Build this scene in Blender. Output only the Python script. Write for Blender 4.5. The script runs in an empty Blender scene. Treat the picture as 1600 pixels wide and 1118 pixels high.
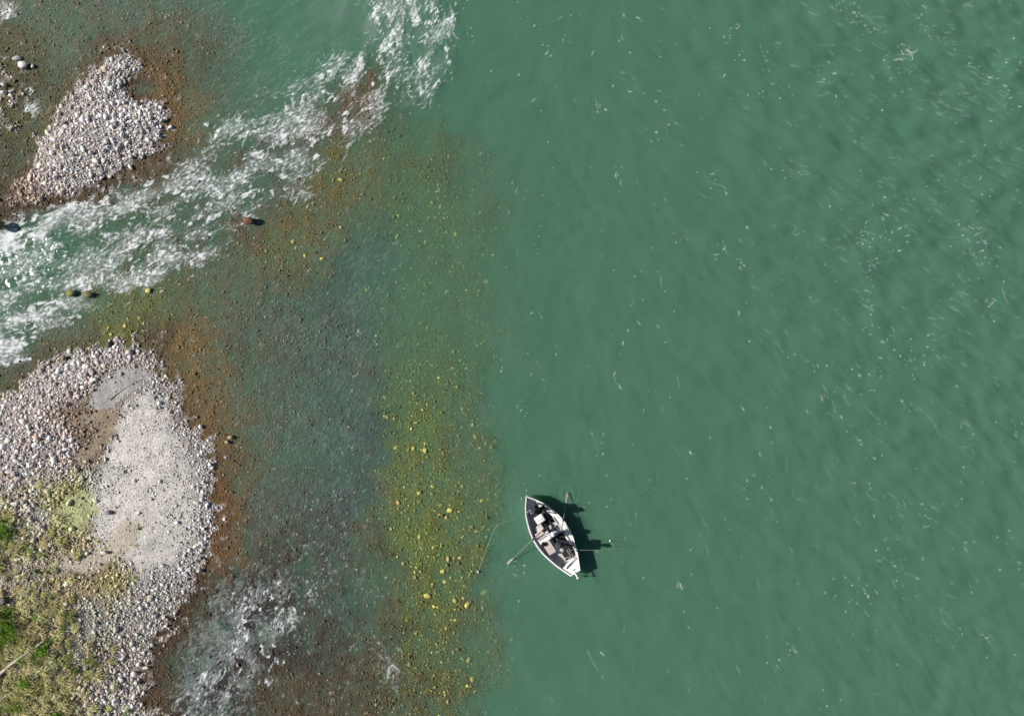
import bpy, bmesh, math, random
import numpy as np
from mathutils import Vector, Matrix, Quaternion

# ------------------------------------------------------------------ camera, sky, sun, exposure
sc = bpy.context.scene
CAM_H = 36.0                       # metres above the river
S = 0.0338                         # metres per photo pixel on the water
col = sc.collection
cam_d = bpy.data.cameras.new('camera')
cam = bpy.data.objects.new('camera', cam_d)
col.objects.link(cam)
cam.location = (0, 0, CAM_H)
cam.rotation_euler = (0, 0, 0)
cam_d.sensor_width = 36.0
cam_d.lens = 36.0 * CAM_H / (1600 * S)
cam_d.clip_end = 9000
sc.camera = cam

SUN_EL = math.radians(35.0)
SUN_AZ = math.atan2(0.10, -1.0)    # sun stands to the left, a little up the picture
sun_dir = Vector((math.cos(SUN_AZ) * math.cos(SUN_EL), math.sin(SUN_AZ) * math.cos(SUN_EL), math.sin(SUN_EL)))
world = bpy.data.worlds.new('World')
sc.world = world
world.use_nodes = True
wn = world.node_tree
sky = wn.nodes.new('ShaderNodeTexSky')
sky.sky_type = 'NISHITA'
sky.sun_disc = False
sky.sun_elevation = SUN_EL
sky.sun_rotation = math.pi / 2 - SUN_AZ
sky.altitude = 200
wn.links.new(sky.outputs[0], wn.nodes['Background'].inputs[0])
wn.nodes['Background'].inputs[1].default_value = 0.05
sun_d = bpy.data.lights.new('sun', 'SUN')
sun_d.energy = 5.0
sun_d.angle = math.radians(0.5)
sun_d.color = (1.0, 0.955, 0.89)
sun = bpy.data.objects.new('sun', sun_d)
col.objects.link(sun)
sun.rotation_euler = sun_dir.to_track_quat('Z', 'Y').to_euler()
sun.location = (-60, 5, 50)
sc.view_settings.view_transform = 'Standard'
sc.view_settings.look = 'None'
sc.view_settings.exposure = 0.35
sc.view_settings.gamma = 1.0
sc.render.engine = 'CYCLES'
cy = sc.cycles
cy.use_denoising = True
cy.max_bounces = 12
cy.diffuse_bounces = 2
cy.glossy_bounces = 2
cy.volume_bounces = 4
cy.transparent_max_bounces = 16
cy.caustics_reflective = False
cy.caustics_refractive = False
cy.sample_clamp_indirect = 4.0

# ------------------------------------------------------------------ small helpers
rng = np.random.default_rng(7)
random.seed(7)

def P(px, py, z=0.0):
    k = S * (CAM_H - z) / CAM_H
    return Vector(((px - 800) * k, (559 - py) * k, z))

def tag(o, label=None, cat=None, group=None, kind=None):
    if label: o['label'] = label
    if cat: o['category'] = cat
    if group: o['group'] = group
    if kind: o['kind'] = kind
    return o

def empty(name, loc=(0, 0, 0)):
    o = bpy.data.objects.new(name, None)
    col.objects.link(o)
    o.location = loc
    o.empty_display_size = 0.2
    return o

def link_mesh(name, me, mat=None, parent=None, smooth=False):
    o = bpy.data.objects.new(name, me)
    col.objects.link(o)
    if mat is not None:
        me.materials.append(mat)
    if smooth:
        me.polygons.foreach_set('use_smooth', [True] * len(me.polygons))
    if parent is not None:
        o.parent = parent
    return o

def sstep(a, b, x):
    t = np.clip((x - a) / (b - a), 0, 1)
    return t * t * (3 - 2 * t)

def _hash(ix, iy, seed):
    h = (ix.astype(np.int64) * 374761393 + iy.astype(np.int64) * 668265263 + seed * 1442695041) & 0xFFFFFFFF
    h = ((h ^ (h >> 13)) * 1274126177) & 0xFFFFFFFF
    h = h ^ (h >> 16)
    return h

def perlin(x, y, seed=0):
    x0 = np.floor(x); y0 = np.floor(y)
    fx = x - x0; fy = y - y0
    u = fx * fx * fx * (fx * (fx * 6 - 15) + 10)
    v = fy * fy * fy * (fy * (fy * 6 - 15) + 10)
    def g(ix, iy, dx, dy):
        a = _hash(ix, iy, seed).astype(np.float64) * (2 * math.pi / 4294967296.0)
        return np.cos(a) * dx + np.sin(a) * dy
    n00 = g(x0, y0, fx, fy); n10 = g(x0 + 1, y0, fx - 1, fy)
    n01 = g(x0, y0 + 1, fx, fy - 1); n11 = g(x0 + 1, y0 + 1, fx - 1, fy - 1)
    return (n00 * (1 - u) + n10 * u) * (1 - v) + (n01 * (1 - u) + n11 * u) * v

def fbm(x, y, octv=4, seed=0, gain=0.5):
    r = 0; a = 1.0; f = 1.0
    for k in range(octv):
        r = r + a * perlin(x * f, y * f, seed + k * 17)
        a *= gain; f *= 2.03
    return r

def ridged(x, y, octv=3, seed=0, gain=0.5):
    r = 0; a = 1.0; f = 1.0; t = 0
    for k in range(octv):
        r = r + a * (1 - 2.2 * np.abs(perlin(x * f, y * f, seed + k * 31)))
        t += a; a *= gain; f *= 2.1
    return r / t

def shepard(px, py, pts, eps=25.0, power=2.0):
    pts = np.array(pts, float)
    num = np.zeros(px.shape + (pts.shape[1] - 2,)); den = np.zeros(px.shape)
    for p in pts:
        w = 1.0 / ((px - p[0]) ** 2 + (py - p[1]) ** 2 + eps * eps) ** power
        den += w
        num += w[..., None] * p[2:]
    return num / den[..., None]

def axis_lines(lo, hi, step, far_lo, far_hi, growth=1.5):
    mid = np.arange(lo, hi + step * 0.5, step)
    out_lo = []; x = lo; d = step
    while x > far_lo:
        d *= growth; x -= d; out_lo.append(x)
    out_hi = []; x = mid[-1]; d = step
    while x < far_hi:
        d *= growth; x += d; out_hi.append(x)
    return np.array(out_lo[::-1] + list(mid) + out_hi)

def grid_mesh(name, xs, ys, z):
    nx, ny = len(xs), len(ys)
    X, Y = np.meshgrid(xs, ys)
    me = bpy.data.meshes.new(name)
    nv = nx * ny
    co = np.empty((nv, 3), np.float32)
    co[:, 0] = ((X - 800) * S).ravel(); co[:, 1] = ((559 - Y) * S).ravel(); co[:, 2] = z.ravel()
    me.vertices.add(nv)
    me.vertices.foreach_set('co', co.ravel())
    i, j = np.meshgrid(np.arange(nx - 1), np.arange(ny - 1))
    a = (j * nx + i).ravel()
    q = np.stack([a + nx, a + nx + 1, a + 1, a], 1).astype(np.int32)
    nf = len(q)
    me.loops.add(nf * 4); me.polygons.add(nf)
    me.loops.foreach_set('vertex_index', q.ravel())
    me.polygons.foreach_set('loop_start', np.arange(nf, dtype=np.int32) * 4)
    me.polygons.foreach_set('use_smooth', np.ones(nf, bool))
    me.update(calc_edges=True)
    return me

def vattr(me, name, data, kind='FLOAT'):
    a = me.attributes.new(name, kind, 'POINT')
    if kind == 'FLOAT':
        a.data.foreach_set('value', data.astype(np.float32).ravel())
    elif kind == 'FLOAT_VECTOR':
        a.data.foreach_set('vector', data.astype(np.float32).ravel())
    elif kind == 'INT':
        a.data.foreach_set('value', data.astype(np.int32).ravel())

# ------------------------------------------------------------------ node material helpers
def new_mat(name):
    m = bpy.data.materials.new(name)
    m.use_nodes = True
    nt = m.node_tree
    nt.nodes.clear()
    out = nt.nodes.new('ShaderNodeOutputMaterial')
    return m, nt, out

def N(nt, typ, **kw):
    n = nt.nodes.new(typ)
    for k, v in kw.items():
        if k.startswith('i_'):
            n.inputs[k[2:].replace('_', ' ')].default_value = v
        else:
            setattr(n, k, v)
    return n

def simple_mat(name, rgb, rough=0.6, metal=0.0, var=0.15, scale=8.0, bump=0.0, spec=0.4):
    m, nt, out = new_mat(name)
    b = N(nt, 'ShaderNodeBsdfPrincipled')
    b.inputs['Roughness'].default_value = rough
    b.inputs['Metallic'].default_value = metal
    b.inputs['Specular IOR Level'].default_value = spec
    tc = N(nt, 'ShaderNodeTexCoord')
    no = N(nt, 'ShaderNodeTexNoise')
    no.inputs['Scale'].default_value = scale
    no.inputs['Detail'].default_value = 6
    nt.links.new(tc.outputs['Object'], no.inputs['Vector'])
    mr = N(nt, 'ShaderNodeMapRange')
    mr.inputs['From Min'].default_value = 0.3; mr.inputs['From Max'].default_value = 0.7
    mr.inputs['To Min'].default_value = 1 - var; mr.inputs['To Max'].default_value = 1 + var
    nt.links.new(no.outputs['Fac'], mr.inputs['Value'])
    mx = N(nt, 'ShaderNodeVectorMath', operation='SCALE')
    mx.inputs[0].default_value = rgb
    nt.links.new(mr.outputs[0], mx.inputs['Scale'])
    nt.links.new(mx.outputs[0], b.inputs['Base Color'])
    if bump:
        bp = N(nt, 'ShaderNodeBump')
        bp.inputs['Strength'].default_value = bump
        bp.inputs['Distance'].default_value = 0.02
        nt.links.new(no.outputs['Fac'], bp.inputs['Height'])
        nt.links.new(bp.outputs[0], b.inputs['Normal'])
    nt.links.new(b.outputs[0], out.inputs['Surface'])
    return m

# ------------------------------------------------------------------ the river bed: height
SOUND = 1.0
BED = [
 # upper gravel bar
 (208,105,.10),(185,125,.22),(150,140,.20),(115,190,.30),(90,240,.32),(150,210,.36),(200,190,.30),(240,185,.24),(222,213,.18),
 (170,250,.2),(110,280,.22),(60,288,.16),(30,312,.06),(0,330,.06),(195,170,.16),(255,190,.08),(182,150,.18),
 (212,148,-.08),(235,150,-.10),(205,130,-.02),
 (260,120,-.12),(230,75,-.12),(290,180,-.18),(275,225,-.10),(320,130,-.3),(300,80,-.25),(200,60,-.15),(250,255,-.12),(180,285,-.08),(110,312,-.06),
 (120,40,-.3),(60,30,-.25),(200,10,-.3),(320,20,-.4),(400,60,-.8),(390,130,-.8),(0,20,-.15),(150,95,-.1),(100,140,-.06),(70,200,-.03),
 (30,100,.02),(10,150,.06),(20,180,.03),(60,160,-.12),(75,115,-.2),(20,240,-.03),(10,290,.01),(45,250,-.02),(10,60,-.05),
 # riffle
 (0,380,-.6),(0,440,-.6),(0,500,-.5),(10,560,-.3),(70,380,-.8),(70,450,-.5),(70,510,-.35),(140,330,-.4),(140,420,-.5),(130,500,-.3),(60,330,-.2),
 (220,300,-.4),(230,380,-.5),(230,450,-.35),(200,500,-.15),(300,265,-.4),(320,340,-.45),(330,420,-.45),(400,220,-.45),(400,300,-.5),(410,370,-.35),
 (480,160,-.5),(480,250,-.45),(490,340,-.4),(430,400,-.4),(500,395,-.4),(550,110,-.5),(600,95,-.4),(560,230,-.6),(540,300,-.4),(620,150,-.7),
 (600,40,-1.6),(520,30,-2.2),(460,60,-1.9),(440,120,-1.3),(680,80,-2.0),(660,0,-2.4),(560,0,-2.4),(480,0,-2.0),(720,150,-2.2),(370,190,-.6),
 # middle channel
 (330,470,-.4),(430,450,-.75),(500,470,-.8),(565,420,-1.2),(560,500,-1.25),(555,600,-1.25),(550,700,-1.0),(550,780,-.8),(560,850,-.65),
 (470,560,-.65),(440,650,-.75),(450,750,-.7),(490,640,-.8),(410,630,-.5),(480,830,-.4),(420,550,-.45),(595,330,-1.1),(600,600,-1.2),(595,700,-.95),
 # submerged ledge with yellow stones
 (640,220,-.95),(700,200,-1.25),(640,300,-1.0),(700,340,-.95),(740,300,-1.3),(650,400,-1.2),(735,430,-1.2),(650,500,-1.3),(720,530,-1.15),(660,600,-.85),
 (720,620,-.95),(640,680,-.6),(700,700,-.75),(640,780,-.5),(700,780,-.65),(640,860,-.45),(700,860,-.55),(640,940,-.45),(700,940,-.55),(640,1020,-.45),
 (700,1020,-.6),(660,1100,-.5),(720,1100,-.75),(745,1040,-.9),(690,1118,-.6),(755,700,-1.2),(755,800,-1.1),(755,900,-1.0),(755,980,-1.2),
 (780,100,-2.6),(800,200,-1.55),(800,300,-1.3),(805,400,-1.35),(800,520,-1.15),(800,600,-1.45),(790,700,-1.2),(800,770,-1.5),(795,850,-1.3),(800,930,-1.55),(800,1000,-1.25),(850,230,-1.75),(860,330,-1.5),(850,420,-1.75),(855,530,-1.45),(850,620,-1.7),(840,720,-1.5),(850,800,-1.75),(845,900,-1.5),(900,280,-2.1),(900,500,-2.0),(900,700,-2.2),(890,900,-2.1),(785,1118,-1.2),(850,1060,-1.5),(930,1095,-1.65),(850,980,-1.8),
 (880,0,-4.5),(960,200,-3.6),(960,400,-3.4),(960,600,-3.3),(960,800,-3.4),(960,1000,-3.0),(1000,1040,-3.2),(1000,1118,-2.8),(1000,300,-6),(1000,800,-6),(1400,300,-8),(1400,900,-8),
 # brown apron
 (240,520,-.04),(300,512,-.08),(350,525,-.18),(275,570,.0),(330,600,-.12),(390,600,-.35),(305,630,.0),(350,680,-.06),(400,700,-.35),(345,760,-.03),
 (385,780,-.2),(350,840,-.02),(400,860,-.15),(330,880,.02),(300,930,.01),(440,880,-.2),(480,920,-.25),(540,930,-.4),(590,900,-.45),(500,1000,-.15),
 (445,1060,-.1),(560,1020,-.25),(600,1060,-.15),(540,1105,-.1),(470,1110,-.06),
 # side chute
 (300,970,-.12),(350,930,-.16),(400,945,-.17),(370,1010,-.19),(420,1000,-.15),(330,1060,-.17),(300,1105,-.17),(395,1080,-.08),(262,1000,.0),(245,1080,.0),
 # lower gravel bar
 (210,545,.08),(150,560,.16),(80,590,.18),(30,625,.14),(0,605,-.05),(40,580,-.04),(70,555,-.05),(140,533,-.02),(0,690,.3),(60,660,.34),(120,620,.28),
 (180,600,.2),(220,580,.14),(190,640,.2),(165,665,.18),(150,700,.22),(250,640,.18),(280,690,.16),(300,740,.2),(312,800,.18),(250,760,.34),(180,740,.34),
 (100,740,.42),(20,760,.5),(60,840,.6),(150,850,.48),(230,850,.4),(285,880,.18),(240,930,.26),(150,940,.52),(60,940,.75),(210,1010,.18),(150,1040,.5),
 (60,1040,.9),(0,1000,.95),(188,1100,.18),(120,1118,.55),(0,1118,1.0),
 # beyond the frame
 (-120,420,-.6),(-120,1000,1.2),(-120,700,.5),(-120,200,.15),(-150,60,.1),(-80,-80,-.2),(200,-120,-.5),(450,-150,-2.5),(100,1250,.9),(350,1250,-.2),(600,1250,-.4),
 (780,1250,-1.8),(700,-150,-3.5),
]
BED = np.array(BED, float)
_lx, _ly = BED[:, 0], BED[:, 1]
_led = (_lx > 610) & (_lx < 770) & (_ly > 190)
_mid = (_lx > 400) & (_lx <= 610) & (_ly > 430) & (_ly < 880)
BED[_led, 2] *= np.where(_ly[_led] > 560, .52, .66)
BED[_mid, 2] *= .42
BED[(_lx > 540) & (_lx < 612) & (_ly > 300) & (_ly < 640), 2] *= .75
_rif = (_lx > 120) & (_lx < 600) & (_ly > 200) & (_ly < 470) & (BED[:, 2] < -.2)
BED[_rif, 2] *= .68
BED[(_lx > 590) & (_lx < 650) & (_ly > 200) & (_ly < 560), 2] *= .85
BED[:, 2] = np.where(BED[:, 2] < 0, -(.11 * np.abs(BED[:, 2]) + .15 * BED[:, 2] ** 2), BED[:, 2])   # true depth from the rough soundings

def _rbf_fit(pts):
    d = np.sqrt((pts[:, None, 0] - pts[None, :, 0]) ** 2 + (pts[:, None, 1] - pts[None, :, 1]) ** 2 + 12.0 ** 2)
    n = len(pts)
    A = np.zeros((n + 3, n + 3))
    A[:n, :n] = d + np.eye(n) * -2.0
    A[:n, n] = 1; A[:n, n + 1] = pts[:, 0]; A[:n, n + 2] = pts[:, 1]
    A[n:, :n] = A[:n, n:].T
    b = np.zeros(n + 3); b[:n] = pts[:, 2]
    return np.linalg.solve(A, b)
_W = _rbf_fit(BED)

def bed_smooth(px, py):
    px = np.asarray(px, float); py = np.asarray(py, float)
    wv = sstep(560, 680, px) * sstep(1300, 900, px)
    cx = np.clip(px + wv * (62 * fbm(px / 90.0, py / 90.0, 4, 501, .6)), -200, 1500)
    cyy = np.clip(py + wv * 55 * fbm(px / 90.0, py / 90.0, 4, 511, .6), -200, 1320)
    r = np.full(cx.shape, _W[-3]) + _W[-2] * cx + _W[-1] * cyy
    for k in range(len(BED)):
        r += _W[k] * np.sqrt((cx - BED[k, 0]) ** 2 + (cyy - BED[k, 1]) ** 2 + 144.0)
    r = np.clip(r, -4.0, 1.3)
    # the banks and hills beyond the frame
    r = np.where(px < -200, r + (-200 - px) * S * 0.12, r)
    far = np.maximum(px - 2900, 0) * S
    r = np.where(px > 1500, np.minimum(-4.0 + far * 0.3, 25), r)
    return np.minimum(r, 60)

def bed_z(px, py):
    z = bed_smooth(px, py)
    rough = 0.035 * fbm(px / 46.0, py / 46.0, 3, 3) + 0.045 * fbm(px / 19.0, py / 19.0, 2, 5) * sstep(.3, .0, np.abs(z)) + 0.016 * fbm(px / 9.0, py / 9.0, 3, 9)
    return z + rough * (0.35 + 0.65 * sstep(-1.2, -0.1, z))

# ------------------------------------------------------------------ the river bed: colour of the stones themselves
DRY = [ # px, py, r, g, b
 (150,200,.46,.44,.44),(220,185,.48,.46,.46),(100,260,.44,.42,.41),(40,310,.30,.25,.21),(20,150,.36,.34,.31),(60,150,.3,.28,.25),
 (60,620,.46,.43,.42),(120,590,.47,.45,.45),(190,545,.40,.38,.37),(20,720,.44,.41,.40),(90,700,.45,.42,.42),(180,603,.36,.335,.315),(205,590,.40,.375,.355),
 (160,635,.34,.29,.23),(172,655,.22,.165,.11),(150,690,.23,.18,.12),(135,650,.24,.18,.12),(205,640,.43,.42,.39),(230,620,.46,.45,.45),(240,680,.42,.42,.37),(205,690,.40,.41,.35),(260,660,.36,.33,.32),
 (190,740,.44,.45,.43),(270,720,.47,.46,.47),(300,790,.48,.47,.48),(250,800,.44,.44,.45),(210,840,.42,.37,.31),(180,790,.45,.46,.45),(280,860,.46,.45,.45),
 (125,790,.36,.38,.17),(105,800,.33,.33,.18),(150,880,.33,.27,.20),(180,905,.35,.32,.16),(120,905,.36,.31,.2),(230,900,.42,.41,.40),(220,960,.40,.39,.37),
 (150,960,.36,.36,.32),(60,880,.36,.33,.27),(80,940,.30,.29,.19),(20,920,.4,.36,.29),(60,1000,.36,.32,.21),(30,1060,.40,.36,.23),(100,1060,.34,.30,.19),(150,1040,.35,.33,.26),
 (190,1060,.40,.38,.36),(180,1110,.40,.38,.36),(60,1110,.38,.34,.2),(20,830,.26,.27,.17),(60,800,.40,.38,.34),
]
WET = [
 (260,130,.22,.125,.05),(290,190,.24,.145,.06),(240,70,.19,.11,.05),(320,90,.15,.11,.06),(215,150,.14,.085,.045),(160,80,.15,.10,.055),(100,60,.20,.185,.12),(200,25,.19,.175,.12),(60,15,.2,.18,.12),(300,15,.18,.165,.115),
 (60,120,.14,.12,.06),(20,60,.16,.13,.06),(30,250,.13,.10,.055),(40,190,.15,.13,.06),(60,300,.12,.07,.04),(150,280,.13,.085,.045),(250,240,.16,.10,.055),(330,30,.18,.165,.11),(380,80,.16,.15,.10),
 (100,430,.14,.14,.08),(250,380,.14,.13,.065),(380,300,.15,.145,.10),(330,330,.14,.14,.10),(430,260,.14,.14,.105),(390,350,.17,.10,.05),(440,380,.20,.17,.06),(500,340,.20,.15,.06),(540,280,.21,.16,.05),(570,130,.18,.11,.06),(480,170,.19,.11,.065),
 (420,210,.16,.12,.08),(180,500,.20,.19,.05),(230,490,.20,.19,.05),(120,520,.15,.13,.06),(40,570,.12,.10,.05),
 (300,540,.25,.155,.06),(340,600,.24,.145,.06),(380,560,.14,.12,.075),(250,520,.14,.09,.05),(330,680,.23,.135,.055),(350,780,.23,.115,.045),(345,860,.22,.11,.045),(370,720,.20,.125,.06),
 (425,600,.145,.15,.105),(400,540,.15,.145,.095),(440,500,.135,.15,.105),(480,600,.13,.145,.11),(440,700,.135,.14,.10),(480,700,.12,.13,.10),(420,800,.14,.13,.09),(470,780,.12,.125,.10),(530,600,.11,.105,.10),(540,760,.10,.095,.095),(540,500,.11,.115,.105),(560,680,.09,.09,.09),(570,420,.09,.10,.10),(510,860,.10,.085,.075),(480,900,.085,.07,.05),(540,950,.08,.065,.05),(440,860,.10,.08,.055),
 (500,1010,.085,.06,.04),(450,1080,.12,.08,.045),(560,1060,.12,.09,.05),(600,980,.13,.09,.05),(590,900,.13,.10,.05),(300,920,.11,.065,.035),(270,980,.12,.065,.035),(230,1080,.13,.075,.04),(370,980,.045,.04,.038),(330,1060,.05,.045,.04),(400,940,.05,.042,.038),(420,1000,.06,.05,.04),
 (640,250,.19,.15,.06),(690,330,.21,.20,.06),(740,300,.20,.13,.06),(730,440,.22,.17,.06),(650,480,.20,.19,.07),(640,600,.21,.19,.065),(660,680,.24,.22,.06),(650,760,.24,.22,.06),(660,850,.24,.23,.055),(700,800,.23,.20,.06),
 (640,920,.20,.18,.055),(690,930,.22,.20,.055),(680,1020,.19,.17,.06),(650,1080,.17,.12,.055),(720,700,.22,.17,.07),(750,850,.22,.19,.06),(730,960,.2,.15,.06),(720,1060,.2,.15,.06),
]
def ledge_x(px, py):
    return px + 60 * fbm(px / 75.0, py / 75.0, 4, 701, .6) + 12 * fbm(px / 14.0, py / 14.0, 2, 705)
def poly_mask(px, py, poly, soft=3.0, wob=5.0, seed=0):
    """1 inside a ragged outline, 0 outside"""
    x = px + wob * fbm(px / 14.0, py / 14.0, 3, 400 + seed); y = py + wob * fbm(px / 14.0, py / 14.0, 3, 420 + seed)
    inside = np.zeros(px.shape, bool); dist = np.full(px.shape, 1e9)
    n = len(poly)
    for k in range(n):
        (x0, y0), (x1, y1) = poly[k], poly[(k + 1) % n]
        c = ((y0 > y) != (y1 > y)) & (x < (x1 - x0) * (y - y0) / ((y1 - y0) if y1 != y0 else 1e-9) + x0)
        inside ^= c
        L2 = (x1 - x0) ** 2 + (y1 - y0) ** 2
        t = np.clip(((x - x0) * (x1 - x0) + (y - y0) * (y1 - y0)) / L2, 0, 1)
        dist = np.minimum(dist, np.hypot(x - x0 - t * (x1 - x0), y - y0 - t * (y1 - y0)))
    sd = np.where(inside, dist, -dist)
    return sstep(-soft, soft, sd)
FLAT = [(148,618),(166,592),(196,574),(228,572),(236,586),(214,606),(196,620),(178,640),(156,640),(140,632)]
DAMP = [(156,640),(178,636),(188,652),(180,676),(162,696),(142,714),(122,718),(128,704),(146,688),(154,668),(134,662),(112,668),(106,660),(132,648)]
ALGAE = [(96,800),(108,776),(132,764),(154,776),(160,796),(146,816),(122,826),(102,818)]
FINE = [(196,640),(236,612),(262,640),(286,690),(306,740),(312,800),(300,850),(262,880),(226,900),(206,870),(160,850),(150,800),(160,740),(178,690)]
LOAM = [(196,812),(232,806),(222,836),(206,860),(176,878),(140,892),(96,890),(92,874),(130,862),(170,852)]
def patches(px, py):
    return (poly_mask(px, py, FLAT, 2.5, 6, 1), poly_mask(px, py, DAMP, 3.5, 7, 2), poly_mask(px, py, ALGAE, 5, 8, 3), poly_mask(px, py, FINE, 13, 20, 4), poly_mask(px, py, LOAM, 5, 8, 5))
def bed_color(px, py, z):
    px = np.asarray(px, float); py = np.asarray(py, float)
    ja = np.where(z < 0, 30.0, 14.0)
    jx = px + ja * fbm(px / 34.0, py / 34.0, 3, 41); jy = py + ja * fbm(px / 34.0, py / 34.0, 3, 57)
    cd = shepard(jx, jy, DRY, 14.0); cw = shepard(jx, jy, WET, 18.0)
    cd = cd * 1.36 * np.array([1.03, .985, .95])
    cw = cw * np.array([.84, .93, .92])
    fl, da, al, fi, lo_ = (m[..., None] for m in patches(px, py))
    v = fbm(px / 22.0, py / 22.0, 4, 87)[..., None]
    cd = cd * (1 - fi) + fi * (np.array([.60, .565, .52]) + v * np.array([.16, .14, .13]))
    cd = cd * (1 - lo_) + lo_ * np.array([.50, .44, .36])
    cd = cd * (1 - al) + al * (np.array([.42, .43, .22]) * (1 + .5 * v))
    cd = cd * (1 - fl) + fl * (np.array([.40, .375, .355]) * (1 + .25 * v))
    cd = cd * (1 - da) + da * (np.array([.30, .24, .175]) * (1 + .3 * v))
    w = sstep(0.085, 0.03, z + 0.085 * fbm(px / 16.0, py / 16.0, 4, 77, .65))
    return cd * (1 - w[..., None]) + cw * w[..., None], w

GRASS = [(20,1100,1),(60,1040,.9),(100,1100,.9),(30,980,.9),(110,1020,.7),(40,900,.28),(150,1080,.25),(90,940,.38),(0,860,.5),(180,960,.08),(60,800,.05),(200,900,.1),(150,850,.03),
 (250,760,0),(230,950,0),(200,1060,.02),(60,700,0),(130,900,.10),(120,790,.35),(180,905,.4),(100,760,0),(20,830,.7),(160,780,0),(150,820,0),(0,740,0),(220,1100,0),(300,900,0),(100,860,.08),(150,1000,.2)]
BIG = [(150,200,1),(210,180,1),(90,260,.9),(50,300,.6),(20,150,.8),(60,620,1),(130,580,1),(200,540,.6),(20,700,1),(90,690,1),(180,605,.0),(205,590,.0),(165,650,.05),(150,690,.12),(120,740,.7),(40,790,.7),
 (220,640,.05),(250,700,.04),(260,660,.25),(200,740,.03),(280,760,.12),(240,820,.04),(300,820,.15),(190,830,.03),(150,900,.08),(250,900,.15),(220,960,.25),(200,1020,.5),(190,1090,1),(120,1000,.15),(60,900,.25),(80,850,.35),(60,1040,.06),(60,1110,.05)]
SAND = [(178,604,1),(200,592,1),(160,615,.9),(190,620,.9),(165,655,.75),(150,695,.65),(135,648,.4),(130,610,0),(120,600,0),(100,640,0),(150,570,0),(180,575,0.1),(215,560,.2),(210,640,.35),(230,660,.4),(210,700,.35),(100,700,0),(120,730,0),
 (190,740,.4),(250,720,.1),(270,660,.1),(215,840,.6),(180,850,.5),(125,790,.8),(170,900,.6),(120,900,.3),(60,760,0),(250,860,0),(260,790,.1),(40,850,0),(90,850,.1),(140,660,.2),(280,900,0),(200,1000,0)]

# ------------------------------------------------------------------ materials for ground and stones
def stone_mat(name, source):
    m, nt, out = new_mat(name)
    b = N(nt, 'ShaderNodeBsdfPrincipled')
    if source == 'INSTANCER':
        a = N(nt, 'ShaderNodeAttribute', attribute_type='INSTANCER', attribute_name='tone')
        c = a.outputs['Color']
    else:
        a = N(nt, 'ShaderNodeObjectInfo')
        c = a.outputs['Color']
    tc = N(nt, 'ShaderNodeTexCoord')
    no = N(nt, 'ShaderNodeTexNoise')
    no.inputs['Scale'].default_value = 2.2; no.inputs['Detail'].default_value = 7; no.inputs['Roughness'].default_value = 0.65
    nt.links.new(tc.outputs['Object'], no.inputs['Vector'])
    mr = N(nt, 'ShaderNodeMapRange')
    mr.inputs['From Min'].default_value = 0.3; mr.inputs['From Max'].default_value = 0.7
    mr.inputs['To Min'].default_value = 0.72; mr.inputs['To Max'].default_value = 1.2
    nt.links.new(no.outputs['Fac'], mr.inputs['Value'])
    mx = N(nt, 'ShaderNodeVectorMath', operation='SCALE')
    nt.links.new(c, mx.inputs[0]); nt.links.new(mr.outputs[0], mx.inputs['Scale'])
    nt.links.new(mx.outputs[0], b.inputs['Base Color'])
    b.inputs['Roughness'].default_value = 0.72
    b.inputs['Specular IOR Level'].default_value = 0.35
    bp = N(nt, 'ShaderNodeBump')
    bp.inputs['Strength'].default_value = 0.5; bp.inputs['Distance'].default_value = 0.06
    nt.links.new(no.outputs['Fac'], bp.inputs['Height']); nt.links.new(bp.outputs[0], b.inputs['Normal'])
    nt.links.new(b.outputs[0], out.inputs['Surface'])
    return m
M_stone_i = stone_mat('river_stone_scattered', 'INSTANCER')
M_stone_o = stone_mat('river_stone_single', 'OBJECT')

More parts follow.
